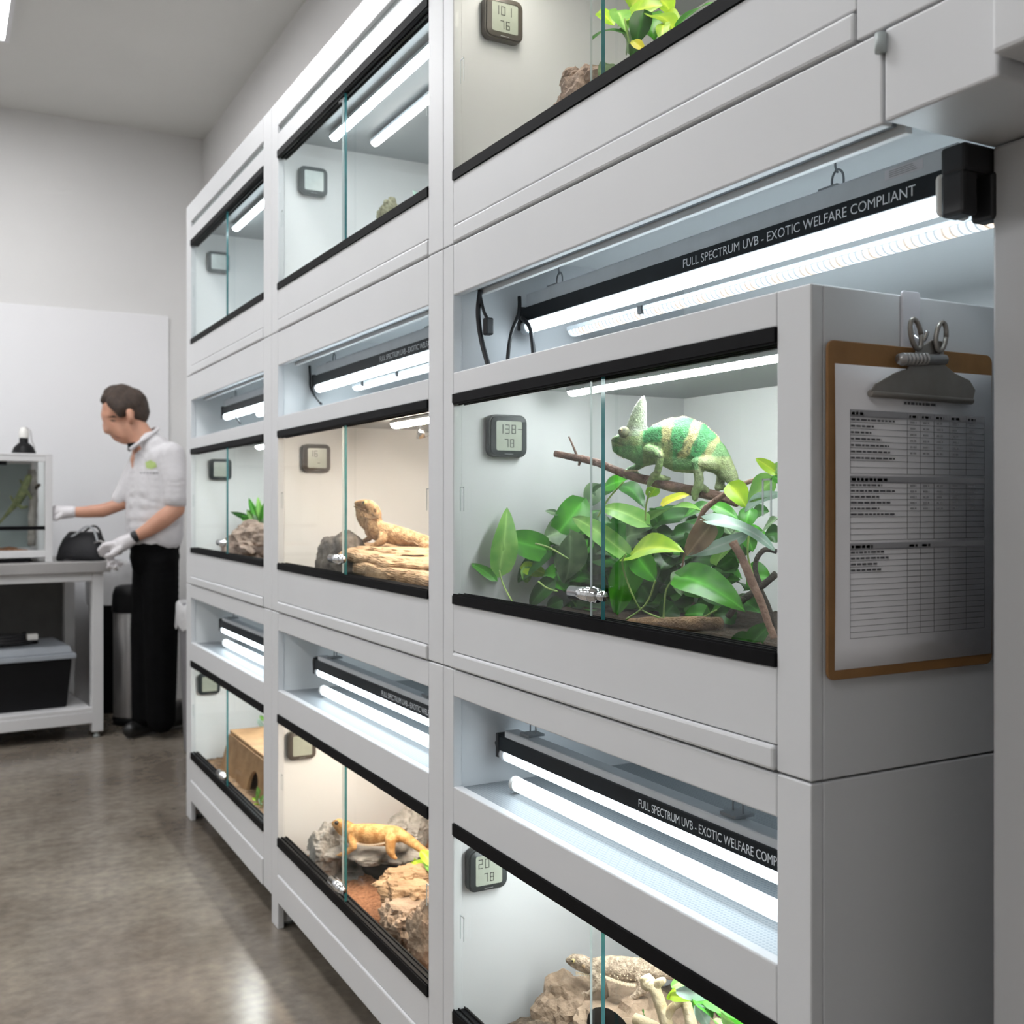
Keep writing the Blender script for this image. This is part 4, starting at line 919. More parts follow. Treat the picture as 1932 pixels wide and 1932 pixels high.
wood('driftwood', 'pale forked driftwood standing in front of the grey bearded dragon', M['woodpale'],
     [[(835, 390, 40), (860, 440, 62), (905, 480, 44), (950, 600, 44), (990, 720, 48), (1010, 800, 50)], [(995, 700, 34), (1040, 620, 30), (1130, 560, 32), (1160, 540, 24)], [(1130, 560, 34), (1150, 640, 40), (1180, 760, 44)], [(900, 470, 36), (960, 430, 30), (985, 425, 18)], [(760, 700, 40), (850, 740, 44), (950, 790, 44)]], Plane(P(1250, 1880, .97), 32), Zd, 1 / 3.864)
t = thing('leafy_plant', 'broad bright green leaves at the lower right of the nearest bottom cabinet', 'plant', P(1330, 1925, 1.0))
it = [((1030, 470), (1150, 420), 90, 'l', 1.0), ((1060, 500), (1340, 545), 100, 's', .95), ((1160, 560), (1000, 540), 70, 'y', .97), ((1200, 560), (1330, 700), 120, 'm', .96), ((1260, 560), (1560, 720), 130, 'm', .96), ((1340, 600), (1640, 760), 120, 'm', .97),
      ((1210, 600), (1300, 760), 110, 's', .94), ((1380, 640), (1480, 740), 80, 'l', .93), ((1400, 560), (1600, 640), 90, 'd', 1.02), ((1000, 560), (1060, 480), 60, 'y', .98), ((820, 650), (880, 740), 90, 'm', 1.0), ((800, 255), (930, 285), 44, 'j', 1.2), ((1500, 640), (1760, 740), 120, 'd', 1.0), ((1180, 540), (1240, 720), 90, 'd', 1.04), ((1340, 700), (1420, 800), 90, 'l', .93), ((1560, 700), (1700, 820), 90, 'm', .95)]
leaves('foliage', t, [(a, b_, w / 3.864, p, X) for a, b_, w, p, X in it], Zd, .15, .4, 'lance')
q = Plane(P(1330, 1900, .97), 25)
for run in ([(1330, 590), (1400, 680), (1480, 700), (1600, 720)], [(1480, 640), (1485, 700)], [(1405, 590), (1410, 630)], [(1180, 560), (1250, 700), (1300, 800)]): MB().tube(curve_pts([q.at(*Zd(*p)) for p in run], 5), 5 / 3.864 * q.s, 8).build('stem', LEAF['y'], t)

# ---------------------------------------------------------------- warm bottom tank
heap('substrate', 'red brown bark bedding in the warm bottom cabinet', 'bedding', .88, 1.372, 1.905, 2.925, .1705, lambda x, y: .03 + .05 * max(0, (x - 1.0)) , M['coco'])
Ze = lambda x, y: (540 + x / 4.83, 1500 + y / 4.83)
nm = ('bottom', 'second lowest', 'third', 'fourth', 'topmost')
for k in range(5):
    mb = MB(); q = P(655 - k * 4, 1650 - k * 14, .985 + .004 * k); rock(mb, q, (.075 - .003 * k, .13 - .010 * k, .018), 40 + k, 4, .18, .6, .2 * (k % 3 - 1))
    tag(mb.build('slate', M['rockgrey']), '%s grey slate of the pile under the orange bearded dragon' % nm[k], 'slate', 'slate pile in the warm bottom cabinet')
for lab, c, r, sd, m in (('flat grey slate bridging the dark gap behind the slate pile', P(705, 1606, 1.03), (.09, .20, .018), 51, 'rockgrey'), ('round grey stone behind the slate pile at its left', P(618, 1606, .925), (.045, .07, .07), 52, 'rockgrey'),
                         ('craggy heap rock at the right, nearest the glass in the warm bottom cabinet', P(772, 1738, .955), (.065, .10, .058), 53, 'rockbrown'), ('jagged sandy stone on top of the craggy heap rock', P(776, 1692, .985), (.055, .085, .038), 54, 'rocktan'),
                         ('small sandy stone crowning the craggy heap', P(772, 1658, 1.02), (.05, .08, .028), 55, 'rocktan'), ('long grey stone at the back under the orange tail', P(768, 1572, 1.14), (.06, .15, .05), 56, 'rockgrey'), ('tall tan stone cut by the cabinet edge at the lower right', P(806, 1775, .93), (.03, .05, .085), 57, 'rockbrown')):
    mb = MB(); rock(mb, c, r, sd, 5, .30, 0 if 'craggy' not in lab and 'sandy' not in lab else .75, sd); tag(mb.build('rock', M[m]), lab, 'rock', 'loose rocks in the warm bottom cabinet')
mb = MB(); rock(mb, P(712, 1630, 1.06), (.05, .15, .042), 60, 4, .1); tag(mb.build('hollow_shade', M['cave']), 'black shape painted as the shaded hollow under the bridging slate', 'rock')  # black stone stands in for the shaded gap below the slate
OP = Plane(P(700, 1580, 1.0), 28)
def od(*pts): return [(*Ze(x, y), r / 4.83, w) for x, y, r, w in pts]
t = thing('bearded_dragon', 'orange bearded dragon stretched over slate and rocks by the floor', 'lizard', OP.at(*Ze(800, 460)))
blob('body', [(.85, od((430, 258, 24, 0), (480, 262, 52, 0), (545, 298, 72, 0), (600, 330, 68, 0))), (.8, od((440, 285, 18, 0), (500, 330, 38, 0), (570, 360, 45, 0))), od((600, 335, 72, 0), (700, 350, 92, 0), (800, 362, 104, 0), (900, 368, 98, 0), (980, 360, 82, 0), (1040, 360, 58, 0), (1120, 410, 48, 0), (1200, 470, 40, 0), (1300, 540, 30, 0), (1450, 620, 14, 0)),
              od((640, 380, 40, 16), (680, 440, 34, 22), (620, 490, 26, 24), (560, 510, 18, 25)), od((560, 510, 12, 25), (520, 512, 6, 25)), od((565, 512, 12, 25), (545, 525, 6, 26)), od((580, 512, 12, 25), (600, 520, 8, 27)),
              od((1000, 390, 52, 18), (1010, 470, 44, 22), (1030, 520, 28, 22), (1060, 545, 18, 22)), od((1050, 540, 12, 22), (1085, 550, 6, 23)), od((580, 380, 30, -12), (540, 430, 22, -12), (500, 450, 14, -10))], OP, .0036, M['bdorange'], t, 1, 4)
e = MB(); e.ball(OP.at(*Ze(490, 240), 10.5), .006, 2); e.build('eye', M['eyeblack'], t); e = MB(); e.ball(OP.at(*Ze(568, 315), 12.5), (.004, .006, .005), 2); e.build('ear', M['spined'], t)
sp = MB()
for k in range(20): u = k / 19; sp.cone(OP.at(*Ze(660 + u * 290, 405 + 25 * math.sin(u * 3)), 16.5), OP.at(*Ze(668 + u * 290, 418 + 25 * math.sin(u * 3)), 20), .003, 5)
sp.build('side_spines', M['spine'], t)
t = thing('leafy_plant', 'lime green leaf behind the rocks of the warm bottom cabinet', 'plant', P(790, 1640, 1.1))
leaves('foliage', t, [(( 1200, 700), (1110, 560), 90 / 4.83, 'y', 1.08), ((1290, 720), (1160, 590), 120 / 4.83, 'y', 1.07), ((1330, 620), (1220, 500), 110 / 4.83, 'y', 1.07), ((1330, 700), (1250, 560), 90 / 4.83, 'l', 1.06)], Ze, .2, .3, 'heart', 2.9)

# ---------------------------------------------------------------- far bottom tank
heap('substrate', 'brown bedding in the cabinet with the wooden hide', 'bedding', .88, 1.372, 3.09, 4.085, .1705, lambda x, y: .058, M['cork'])
q = P(405, 1470, 1.0); fx, fy, zb = .98, 3.36, .225
t = thing('wooden_hide', 'small pine wood hide house with dark arched doorway', 'hide', (fx, fy, zb))
def hidebox():
    y0, y1, x0, x1, h = 3.33, 3.93, .915, 1.15, .13
    w = MB(); n = 10; yc, rw, ha = 3.50, .06, .022
    pts = [(y0, 0), (yc - rw, 0)] + [(yc - rw * math.cos(math.pi * k / n), ha + rw * math.sin(math.pi * k / n)) for k in range(n + 1)] + [(yc + rw, 0), (y1, 0), (y1 - .03, h), (y0 + .03, h)]
    m_ = len(pts); w.add([(x0 + z * .2, y, zb + z) for y, z in pts] + [(x0 + .012 + z * .2, y, zb + z) for y, z in pts], [tuple(range(m_)), tuple(range(m_, 2 * m_))] + [(k, (k + 1) % m_, m_ + (k + 1) % m_, m_ + k) for k in range(m_)])
    w.build('front_wall', M['hide'], t)
    s = MB(); s.add([(x0 + .013, y1, zb), (x1, y1, zb), (x1 - .03, y1 - .03, zb + h), (x0 + .05, y1 - .03, zb + h), (x0 + .013, y1 - .01, zb), (x1, y1 - .01, zb), (x1 - .03, y1 - .04, zb + h), (x0 + .05, y1 - .04, zb + h)], [(0, 1, 2, 3), (4, 5, 6, 7), (0, 1, 5, 4), (1, 2, 6, 5), (2, 3, 7, 6), (3, 0, 4, 7)])
    s.build('side_wall', M['hide'], t)
    B(x0 + .03, x1, y0 + .02, y1 - .02, zb + h, zb + h + .012).build('roof', M['hide'], t, .003)
    B(x1 - .03, x1 - .02, y0 + .02, y1 - .02, zb, zb + h).build('rear_wall', M['hide'], t)
hidebox()
mb = MB(); mb.ball((1.035, 3.42, .20), (.012, .01, .01), 2)
t = thing('leafy_plant', 'small bright green plant in front of the wooden hide', 'plant', P(490, 1500, .92)); 
leaves('foliage', t, [((490, 1520), (476, 1505), 12, 'y', .92), ((492, 1520), (486, 1484), 14, 'l', .93), ((495, 1518), (505, 1480), 15, 'm', .93), ((492, 1522), (500, 1500), 18, 'l', .91), ((488, 1524), (480, 1516), 10, 'y', .91), ((497, 1515), (490, 1492), 14, 's', .92)], lambda x, y: (x, y), .2, .3, 'heart', 4.05)
t = thing('sprig', 'thin dark green sprig behind the wooden hide', 'plant', P(490, 1385, 1.15))
leaves('foliage', t, [((500, 1384), (476, 1377), 7, 'd', 1.15), ((500, 1386), (486, 1382), 9, 'd', 1.14), ((497, 1372), (486, 1356), 10, 's', 1.17), ((500, 1360), (490, 1350), 8, 'l', 1.17), ((500, 1395), (495, 1375), 8, 'm', 1.15)], lambda x, y: (x, y), .2, .3, 'lance', 4.05)
MB().tube([P(500, 1362, 1.16), P(500, 1385, 1.15), P(500, 1420, 1.16), P(499, 1500, 1.15)], .003, 6).build('stem', M['barkdark'], t)

# ---------------------------------------------------------------- top tanks
mb = MB(); q = FL(1092, 175, 1.776); q = P(1092, 172, 1.0); rock(mb, (q.x, q.y, 1.862), (.046, .066, .088), 70, 5, .28); rock(mb, P(1080, 150, 1.0), (.02, .025, .022), 71, 4, .25); rock(mb, P(1110, 155, 1.01), (.025, .04, .03), 72, 4, .3)
tag(mb.build('rock', M['rockpink']), 'pinkish brown rock left of the yellow green plant, near the top edge', 'rock')
t = thing('pothos_plant', 'bright yellow green pothos in the top cabinet cut by the picture edge', 'plant', P(1200, 90, 1.05))
tp = lambda x, y: (1080 + x / 5.68, y / 5.68)
it = [((420, 230), (270, 130), 110, 'y', 1.05), ((540, 330), (240, 390), 150, 'm', 1.02), ((640, 60), (780, -100), 330, 'y', 1.08), ((560, 200), (900, 60), 260, 'y', 1.06), ((760, 130), (690, 430), 190, 'd', .99), ((800, 140), (860, 380), 230, 'm', 1.03), ((860, 140), (1090, 330), 220, 'y', 1.0), ((980, 240), (960, 420), 120, 'y', .98),
      ((1130, 260), (1460, 40), 130, 'm', 1.0), ((650, 440), (760, 540), 90, 'g', .96), ((600, 560), (540, 330), 240, 'j', 1.05), ((680, 480), (640, 620), 120, 'd', 1.0), ((420, 720), (330, 680), 140, 'j', 1.0), ((480, 100), (560, 300), 170, 'l', 1.04), ((1000, 120), (1150, 300), 120, 'y', 1.05), ((900, -40), (1050, 120), 200, 'y', 1.1), ((380, 680), (300, 800), 110, 'j', .98)]
leaves('foliage', t, [(a, (a[0] + (b_[0] - a[0]) * 1.15, a[1] + (b_[1] - a[1]) * 1.15), w * 1.25 / 5.68, p, X) for a, b_, w, p, X in it], tp, .2, .3)
q = Plane(P(1200, 100, 1.03), 25)
for run in ([(750, 120), (760, 300), (700, 600), (690, 760), (680, 1250), (676, 1690)], [(560, 200), (600, 420), (690, 760)], [(1130, 260), (900, 500), (690, 760)], [(420, 720), (520, 740), (690, 770)]): MB().tube(curve_pts([q.at(*tp(*p)) for p in run], 5), 9 / 5.68 * q.s, 8).build('stem', M['stem'], t)
mb = MB(); q = P(748, 412, 1.05)
q = P(742, 415, 1.05); rock(mb, (q.x, q.y, 1.885), (.05, .062, .105), 80, 5, .3)
t = tag(mb.build('moss_clump', mat('dry_moss', (.16, .15, .09), .9, col2=(.42, .40, .27), scale=60, bump=1, bscale=120)), 'dry greenish moss clump in the high middle cabinet', 'moss')
mb = MB(); pl = Plane(P(785, 372, 1.05), 20)
leaf(mb, pl.at(795, 380), pl.at(778, 358), 9 * pl.s, -FW, 's'); leaf(mb, pl.at(796, 382), pl.at(806, 362), 9 * pl.s, -FW, 'l')
t = thing('sprig', 'tiny pale sprig right of the dry moss clump', 'plant', P(795, 395, 1.05)); mb.build('leaves', [LEAF[k] for k in LK], t); MB().tube([P(795, 380, 1.05), P(796, 420, 1.05), P(794, 532, 1.05)], .002, 6).build('stem', M['stem'], t)
# ---------------------------------------------------------------- person
pz = 5.42
PP = Plane(DP(285, 1200, pz), 0)
t = thing('person', 'person in pale polo shirt, black trousers and white gloves leaning over the work table', 'person', V((DP(295, 1200, pz).x, DP(295, 1200, pz).y, 0)))
body = [(.82, [(224, 768, 31), (236, 770, 33), (248, 776, 29)]), (.8, [(214, 782, 24), (220, 802, 22), (234, 816, 20)]), (.8, [(246, 806, 24), (240, 816, 20)]), [(231, 829, 9), (240, 830, 10)],
        [(200, 792, 5), (199, 803, 6.5), (203, 812, 8)], [(211, 816, 6), (216, 822, 7), (222, 828, 7)], [(202, 786, 6, 8), (212, 784, 8, 14)], [(202, 786, 6, -4), (212, 784, 8, -14)],
        [(254, 780, 7, 27), (257, 790, 7, 28), (254, 798, 4, 27)], [(254, 780, 7, -27), (257, 790, 7, -28)], [(254, 806, 24), (268, 828, 25), (280, 850, 30)],
        [(270, 868, 24), (290, 930, 34), (292, 1010, 36)], [(262, 862, 16, -22), (240, 905, 13, -20), (226, 950, 12.5, -16), (192, 963, 13.5, -6), (160, 966, 11.5, 0), (134, 966, 9, 4), (112, 967, 10, 6)],
        [(325, 862, 20, 22), (341, 920, 16, 30), (343, 960, 17, 34), (322, 978, 18, 40), (296, 998, 14, 46), (270, 1013, 9.5, 50), (248, 1024, 12, 51)],
        [(303, 1020, 26, 8), (305, 1190, 21, 8), (305, 1350, 16, 8)], [(280, 1020, 24, -10), (272, 1190, 19, -12), (270, 1350, 15, -12)]]
bo = blob('body', body, PP, .0075, M['skin'], t, .9, 4)
blob('hair', [(.88, [(217, 749, 24), (230, 756, 33), (245, 764, 35), (257, 777, 26), (263, 791, 14)]), [(205, 752, 11, 0), (196, 760, 5, 0)], [(205, 752, 10, 12), (199, 757, 6, 12)], [(222, 760, 14, 18), (236, 772, 14, 22), (237, 784, 7, 25)], [(222, 760, 14, -18), (236, 772, 14, -22)]], PP, .006, M['hair'], t, 1, 4)
sh = blob('polo_shirt', [(.95, [(272, 868, 28, -10), (263, 935, 29, -8), (264, 1008, 28, -4)]), (.95, [(308, 868, 34, 10), (312, 940, 38, 10), (310, 1008, 38, 6)]), (.9, [(286, 862, 34), (290, 930, 46), (288, 975, 48), (290, 1012, 48)]),
            [(258, 864, 21, -24), (238, 908, 19, -21), (220, 942, 16.5, -17)], [(330, 862, 28, 24), (341, 905, 27, 31), (343, 938, 25, 33)], [(285, 840, 27, 4), (296, 850, 30, 6)]], PP, .0075, M['shirt'], t, .92, 3)
blob('trousers', [(.9, [(292, 1012, 46.5), (292, 1050, 47)]), [(304, 1060, 36, 8), (306, 1190, 33, 8), (307, 1355, 27, 8)], [(280, 1060, 33, -10), (271, 1190, 29, -12), (268, 1352, 24, -12)]], PP, .009, M['trouser'], t, 1, 3)
g1 = [[(138, 966, 11.5, 4), (112, 967, 13.5, 6)]] + [[(112, 958 + 5 * k, 5.2, 10 - 3 * k), (107, 958 + 5 * k, 4.6, 10 - 3 * k), (103, 960 + 5 * k, 4, 8 - 3 * k)] for k in range(4)] + [[(122, 972, 6, 14), (114, 978, 5, 17), (107, 979, 4, 16)]]
blob('glove', g1, PP, .0045, M['glove'], t, 1, 3)
g2 = [[(268, 1014, 12, 50), (250, 1024, 15, 51), (238, 1030, 14, 51)]] + [[(236 + 2 * k, 1024 + 5 * k, 6, 60 - 6 * k), (220 + 3 * k, 1026 + 6 * k, 5.4, 60 - 6 * k), (211 + 4 * k, 1035 + 6 * k, 4.8, 58 - 6 * k), (212 + 5 * k, 1044 + 4 * k, 4, 54 - 6 * k)] for k in range(4)] + [[(250, 1032, 6.5, 62), (238, 1042, 5.5, 66), (226, 1046, 4.5, 64)]]
blob('glove', g2, PP, .0045, M['glove'], t, 1, 3)
blob('wristwatch', [(1, [(273, 1010.5, 11.6, 50), (269, 1013.5, 11.6, 50)])], PP, .0045, M['rubber'], t, 1, 1)
for a, b_ in ((FL(246, 1393), FL(292, 1383)), (FL(286, 1384), FL(326, 1373))):
    a = V((a.x, a.y, .042)); b_ = V((b_.x, b_.y, .048)); m_ = a.lerp(b_, .5); d = (b_ - a); d = d * (.30 / d.length); b_ = a + d; m_ = a.lerp(b_, .5); m_.z = .05
    blob('shoe', [[(a, .040), (m_, .048), (b_, .046)], [(b_ + V((0, 0, .05)), .042), (m_.lerp(b_, .5) + V((0, 0, .03)), .042)]], None, .008, M['shoe'], t, 1, 3)
def on(o, px, py, off=.002):
    bm = bmesh.new(); bm.from_mesh(o.data); tr = BVHTree.FromBMesh(bm); bm.free(); o_ = parent_loc(o)
    d = ray(px, py).normalized(); h = tr.ray_cast(EYE - o_, d)
    return (h[0] + o_ + h[1] * off) if h[0] else PP.at(px, py, 40)
def patch(o, name, polys, m, par, off=.002):
    bm = bmesh.new(); bm.from_mesh(o.data); tr = BVHTree.FromBMesh(bm); bm.free(); o_ = parent_loc(o); mb = MB()
    for pg in polys:
        c = (sum(p[0] for p in pg) / len(pg), sum(p[1] for p in pg) / len(pg)); vs = []
        rings = 4
        for r_ in range(1, rings + 1):
            for i in range(len(pg)):
                for s_ in range(4):
                    p, q = pg[i], pg[(i + 1) % len(pg)]; x = p[0] + (q[0] - p[0]) * s_ / 4; y = p[1] + (q[1] - p[1]) * s_ / 4
                    f = r_ / rings; vs.append((c[0] + (x - c[0]) * f, c[1] + (y - c[1]) * f))
        vs.append(c); w = []
        for x, y in vs:
            d = ray(x, y).normalized(); h = tr.ray_cast(EYE - o_, d); w.append((h[0] + o_ - d * off) if h[0] else PP.at(x, y, 30))
        n = len(pg) * 4; fs = [(i, (i + 1) % n, len(w) - 1) for i in range(n)]
        for r_ in range(rings - 1): fs += [(r_ * n + i, r_ * n + (i + 1) % n, (r_ + 1) * n + (i + 1) % n, (r_ + 1) * n + i) for i in range(n)]
        mb.add(w, fs, 0, True)
    return mb.build(name, m, par)
patch(sh, 'shirt_emblem', [[(274, 872), (284, 868), (294, 873), (296, 881), (286, 885), (276, 883)]], M['logog'], t)
patch(sh, 'emblem_text', [[(264 + 6 * k, 891), (268.5 + 6 * k, 891), (268.5 + 6 * k, 893.5), (264 + 6 * k, 893.5)] for k in range(6)], M['logot'], t)
patch(bo, 'mouth', [[(213, 821), (222, 824), (230, 825), (222, 827)]], M['lips'], t, .0015)
patch(bo, 'eyebrow', [[(203, 787), (214, 784), (222, 787), (214, 788)]], M['hair'], t, .003)
patch(bo, 'eye', [[(206, 792.5), (214, 792), (220, 794), (213, 795)]], M['hair'], t, .002)
cl = MB()
cl.tube(curve_pts([PP.at(*p) for p in ((292, 806, -14), (297, 812, 4), (290, 824, 24), (274, 838, 34), (258, 850, 34))]), [.010] * 33, 10)
cl.tube(curve_pts([PP.at(*p) for p in ((292, 806, -14), (276, 812, -26), (258, 826, -24), (248, 838, -8), (248, 848, 14))]), [.010] * 33, 10)
cl.build('collar', M['shirt'], t)
v_ = MB(); v_.add([PP.at(249, 838, 26), PP.at(266, 836, 33), PP.at(256, 853, 38), PP.at(249, 838, 20), PP.at(266, 836, 24), PP.at(256, 853, 28)], [(0, 1, 2), (3, 4, 5), (0, 1, 4, 3), (1, 2, 5, 4), (2, 0, 3, 5)]); v_.build('undershirt', M['trouser'], t)

# ---------------------------------------------------------------- work table and what stands on it
cor = V((.752, 5.77, 0)); TM = Matrix.Translation(cor) @ Matrix.Rotation(math.radians(6), 4, 'Z')
def tb(*a, m=None): return MB().box(*a, 0, TM)
LX, DY = -1.7, .70
t = thing('work_table', 'white steel work table with grey top and lower shelf', 'table', cor)
tb(LX - .03, .03, -.03, DY + .03, .845, .90).build('tabletop', M['tabletop'], t, .004)
for a in ((LX, -.001, 0, .05), (LX, -.001, DY - .05, DY)): tb(a[0] + .055, -.055, a[2], a[3], .80, .844).build('apron', M['tablewhite'], t, .003)
tb(-.053, -.003, .055, DY - .055, .80, .844).build('apron', M['tablewhite'], t, .003)
for x in (LX, -.055):
    for y in (0, DY - .055):
        tb(x, x + .055, y, y + .055, .03, .844).build('leg', M['tablewhite'], t, .003)
        c = TM @ V((x + .027, y + .027, 0)); MB().lathe([(0, 0), (.016, 0), (.016, .01), (.008, .014), (.008, .032)], c, 14).build('foot', M['pulled'], t)
tb(LX + .055, -.055, .005, DY - .01, .135, .155).build('lower_shelf', M['tablewhite'], t, .002)
tb(LX + .055, -.055, 0, .045, .076, .134).build('shelf_rail', M['tablewhite'], t, .003)
tb(LX, -.005, DY - .004, DY + .006, .10, .84).build('back_panel', M['tabledark'], t)  # dark sheet added to darken the space under the tabletop
def frustum(m, x0, x1, y0, y1, z0, z1, ins, mi=0):
    vs = [TM @ V(p) for p in ((x0 + ins, y0 + ins, z0), (x1 - ins, y0 + ins, z0), (x1 - ins, y1 - ins, z0), (x0 + ins, y1 - ins, z0), (x0, y0, z1), (x1, y0, z1), (x1, y1, z1), (x0, y1, z1))]
    return m.add(vs, [(0, 1, 2, 3), (4, 5, 6, 7), (0, 1, 5, 4), (1, 2, 6, 5), (2, 3, 7, 6), (3, 0, 4, 7)], mi)
t = thing('storage_box', 'black plastic storage box with pale lid on the lower table shelf', 'box', TM @ V((-.45, .3, .156)))
frustum(MB(), -.80, -.135, .07, .50, .156, .405, .022).build('tub', M['binblack'], t, .008)
l = MB(); l.box(-.815, -.118, .055, .515, .405, .432, 0, TM); frustum(l, -.79, -.145, .08, .49, .432, .470, -.012); l.build('lid', M['lid'], t, .005)
t = thing('cable', 'black coiled cable with pale plug lying on the storage box lid', 'cable', TM @ V((-.40, .25, .471)))
pts = [TM @ V((-.42 + .15 * math.cos(a) * (1 - a / 60), .26 + .10 * math.sin(a) * (1 - a / 60), .481 + .0022 * a)) for a in [k * .35 for k in range(56)]]
MB().tube(pts, .010, 8).build('coil', M['rubber'], t)
k = MB(); k.box(-.33, -.28, .16, .20, .50, .53, 0, TM); k.build('plug', M['ceramic'], t, .004); k = MB(); k.box(-.59, -.50, .15, .24, .472, .53, 0, TM); k.build('power_brick', M['binblack'], t, .006)
t = thing('terrarium', 'white framed glass terrarium standing on the work table beside the person', 'terrarium', TM @ V((-.6, .3, .90)))
X0, X1, Y0, Y1 = -.95, -.232, .06, .46; p_ = .034
for x in (X0, X1 - p_):
    for y in (Y0, Y1 - p_): tb(x, x + p_, y, y + p_, .901, 1.432).build('post', M['tablewhite'], t, .002)
tb(X0, X1, Y0, Y1, 1.432, 1.445).build('top_panel', M['tablewhite'], t, .002)
for z0, z1 in ((1.405, 1.431), (.925, .960)):
    for y in (Y0 + .001, Y1 - p_ + .001): tb(X0 + p_, X1 - p_, y, y + p_ - .004, z0, z1).build('rail', M['tablewhite'], t, .002)
tb(X0 + p_, X1 - .10, Y0 + .004, Y0 + .03, .9015, .920).build('gap_shade_strip', M['black'], t)  # black strip paints the dark gap beneath the terrarium
tb(X0 + p_, X1 - p_, Y0 + .004, Y0 + .02, 1.062, 1.082).build('door_bar', M['black'], t)
tb(X0 + p_, X1 - .21, Y0 + .004, Y0 + .02, 1.385, 1.404).build('upper_track', M['black'], t)
tb(X0 + p_, X1 - p_, Y0 + .010, Y0 + .014, 1.083, 1.404).build('glass_pane', M['glass'], t)
tb(X0 + p_, X1 - p_, Y0 + .010, Y0 + .014, .961, 1.061).build('glass_pane', M['glass'], t)
tb(X1 - .02, X1 - .016, Y0 + p_, Y1 - p_, .93, 1.43).build('glass_pane', M['glass'], t)
tb(X0 + .01, X1 - .01, Y1 - .012, Y1 - .004, .925, 1.43).build('back_panel', mat('grey_green_backing', (.30, .36, .36), .6), t)
tb(X0 + .01, X1 - .022, Y0 + .03, Y1 - .035, .920, .9245).build('floor_panel', M['tablewhite'], t)
sb = MB()
for k in range(26): 
    x = X0 + .06 + (X1 - X0 - .14) * R.random(); y = Y0 + .09 + .26 * R.random(); c = TM @ V((x, y, .94)); sb.ball(c, (.06, .05, .022 + .012 * R.random()), 2)
tag(sb.build('substrate', M['coco']), 'red brown bedding in the terrarium on the work table', 'bedding', None, 'stuff')
LP = Plane(TM @ V((-.42, .26, 1.1)), 0)
t = thing('branch', 'grey upright branch stump inside the terrarium on the work table', 'branch', LP.at(58, 1030))
MB().tube(curve_pts([LP.at(57, 1030, -6), LP.at(58, 980, -6), LP.at(60, 940, -6), LP.at(58, 900, -6), LP.at(57, 886, -6)]), [.018, .02, .019, .022, .02, .018] * 6, 10).build('trunk', M['rockgrey'], t)
MB().tube([LP.at(60, 925, -6), LP.at(68, 918, -5), LP.at(73, 914, -4)], [.012, .009, .008], 8).build('twig', M['barkdark'], t)
t = thing('lizard', 'olive green lizard clinging to the branch in the table terrarium', 'lizard', LP.at(45, 950))
blob('body', [[(56, 900, 6, 4), (53, 908, 7, 4), (49, 918, 7, 5), (44, 932, 9, 5), (36, 945, 8, 4), (30, 952, 6, 3), (14, 970, 3.6, 2), (-4, 990, 2, 0)], [(48, 922, 4, 8), (56, 930, 3.4, 6), (60, 940, 2.6, 4)], [(50, 914, 4, 0), (42, 912, 3, 0), (38, 906, 2.4, 0)], [(34, 948, 4, 6), (42, 958, 3.4, 4), (52, 956, 2.6, 2)], [(32, 946, 4, 0), (24, 944, 3, 0), (20, 936, 2.4, 0)]], LP, .004, M['lizgreen'], t, .9, 2)
t = thing('dome_lamp', 'black dome heat lamp with white socket on top of the table terrarium', 'lamp', V((0, 0, 0)))
c = DP(45, 860, 5.62); c.z = 1.446; t.location = c
MB().lathe([(.064, 0), (.062, .012), (.050, .045), (.030, .066), (.022, .070), (.022, .095), (0, .096)], c, 28).build('dome', M['binblack'], t)
MB().lathe([(.024, .096), (.026, .12), (.020, .142), (.010, .152), (0, .153)], c, 22).build('socket', M['ceramic'], t)
MB().tube(curve_pts([c + V((.01, -.01, .150)), c + V((.03, -.03, .13)), c + V((.036, -.036, .08)), c + V((.05, -.05, .045))]), .003, 8).build('guard_wire', M['steel'], t)
BPn = Plane(TM @ V((-.11, .15, .95)), 0)
t = thing('tool_bag', 'black bag with grey cord handles on the table between terrarium and glove', 'bag', BPn.at(156, 1054))
c = BPn.at(156, 1054); c.z = .902; R3 = Matrix(((BPn.r.x, -BPn.n.x, 0), (BPn.r.y, -BPn.n.y, 0), (0, 0, 1)))
def bagpt(x, y, z): return c + R3 @ V((x, y, z))
m = MB(); secs = []
for z, wx, wy in ((0, .118, .075), (.02, .122, .08), (.07, .112, .07), (.115, .095, .045), (.135, .082, .02), (.14, .07, .006)):
    secs.append([bagpt(wx * math.copysign(abs(math.cos(a)) ** .5, math.cos(a)) , wy * math.copysign(abs(math.sin(a)) ** .5, math.sin(a)), z + .008 * math.sin(3 * a)) for a in [2 * math.pi * k / 28 for k in range(28)]])
m.v = [V(p) for s in secs for p in s]; n = 28
m.f = [(i * n + k, i * n + (k + 1) % n, (i + 1) * n + (k + 1) % n, (i + 1) * n + k) for i in range(5) for k in range(n)] + [tuple(range(n))[::-1], tuple(range(5 * n, 6 * n))]
m.m = [0] * len(m.f); m.sm = [True] * len(m.f); m.build('pouch', M['bagcloth'], t)
for y in (-.035, .035):
    MB().tube(curve_pts([bagpt(-.06, y, .11), bagpt(-.02, y * 1.2, .135), bagpt(.03, y * 1.1, .172), bagpt(.065, y, .165), bagpt(.085, y, .12), bagpt(.09, y, .09)]), .0055, 8).build('handle', M['alu'] if y < 0 else M['binblack'], t)
MB().tube(curve_pts([bagpt(.08, -.05, .09), bagpt(.115, -.06, .10), bagpt(.14, -.06, .085)]), .004, 8).build('strap_end', M['steel'], t)
mb = MB(); q = PP.at(236, 1062, 52); rock(mb, q, (.03, .03, .028), 90, 4, .6)
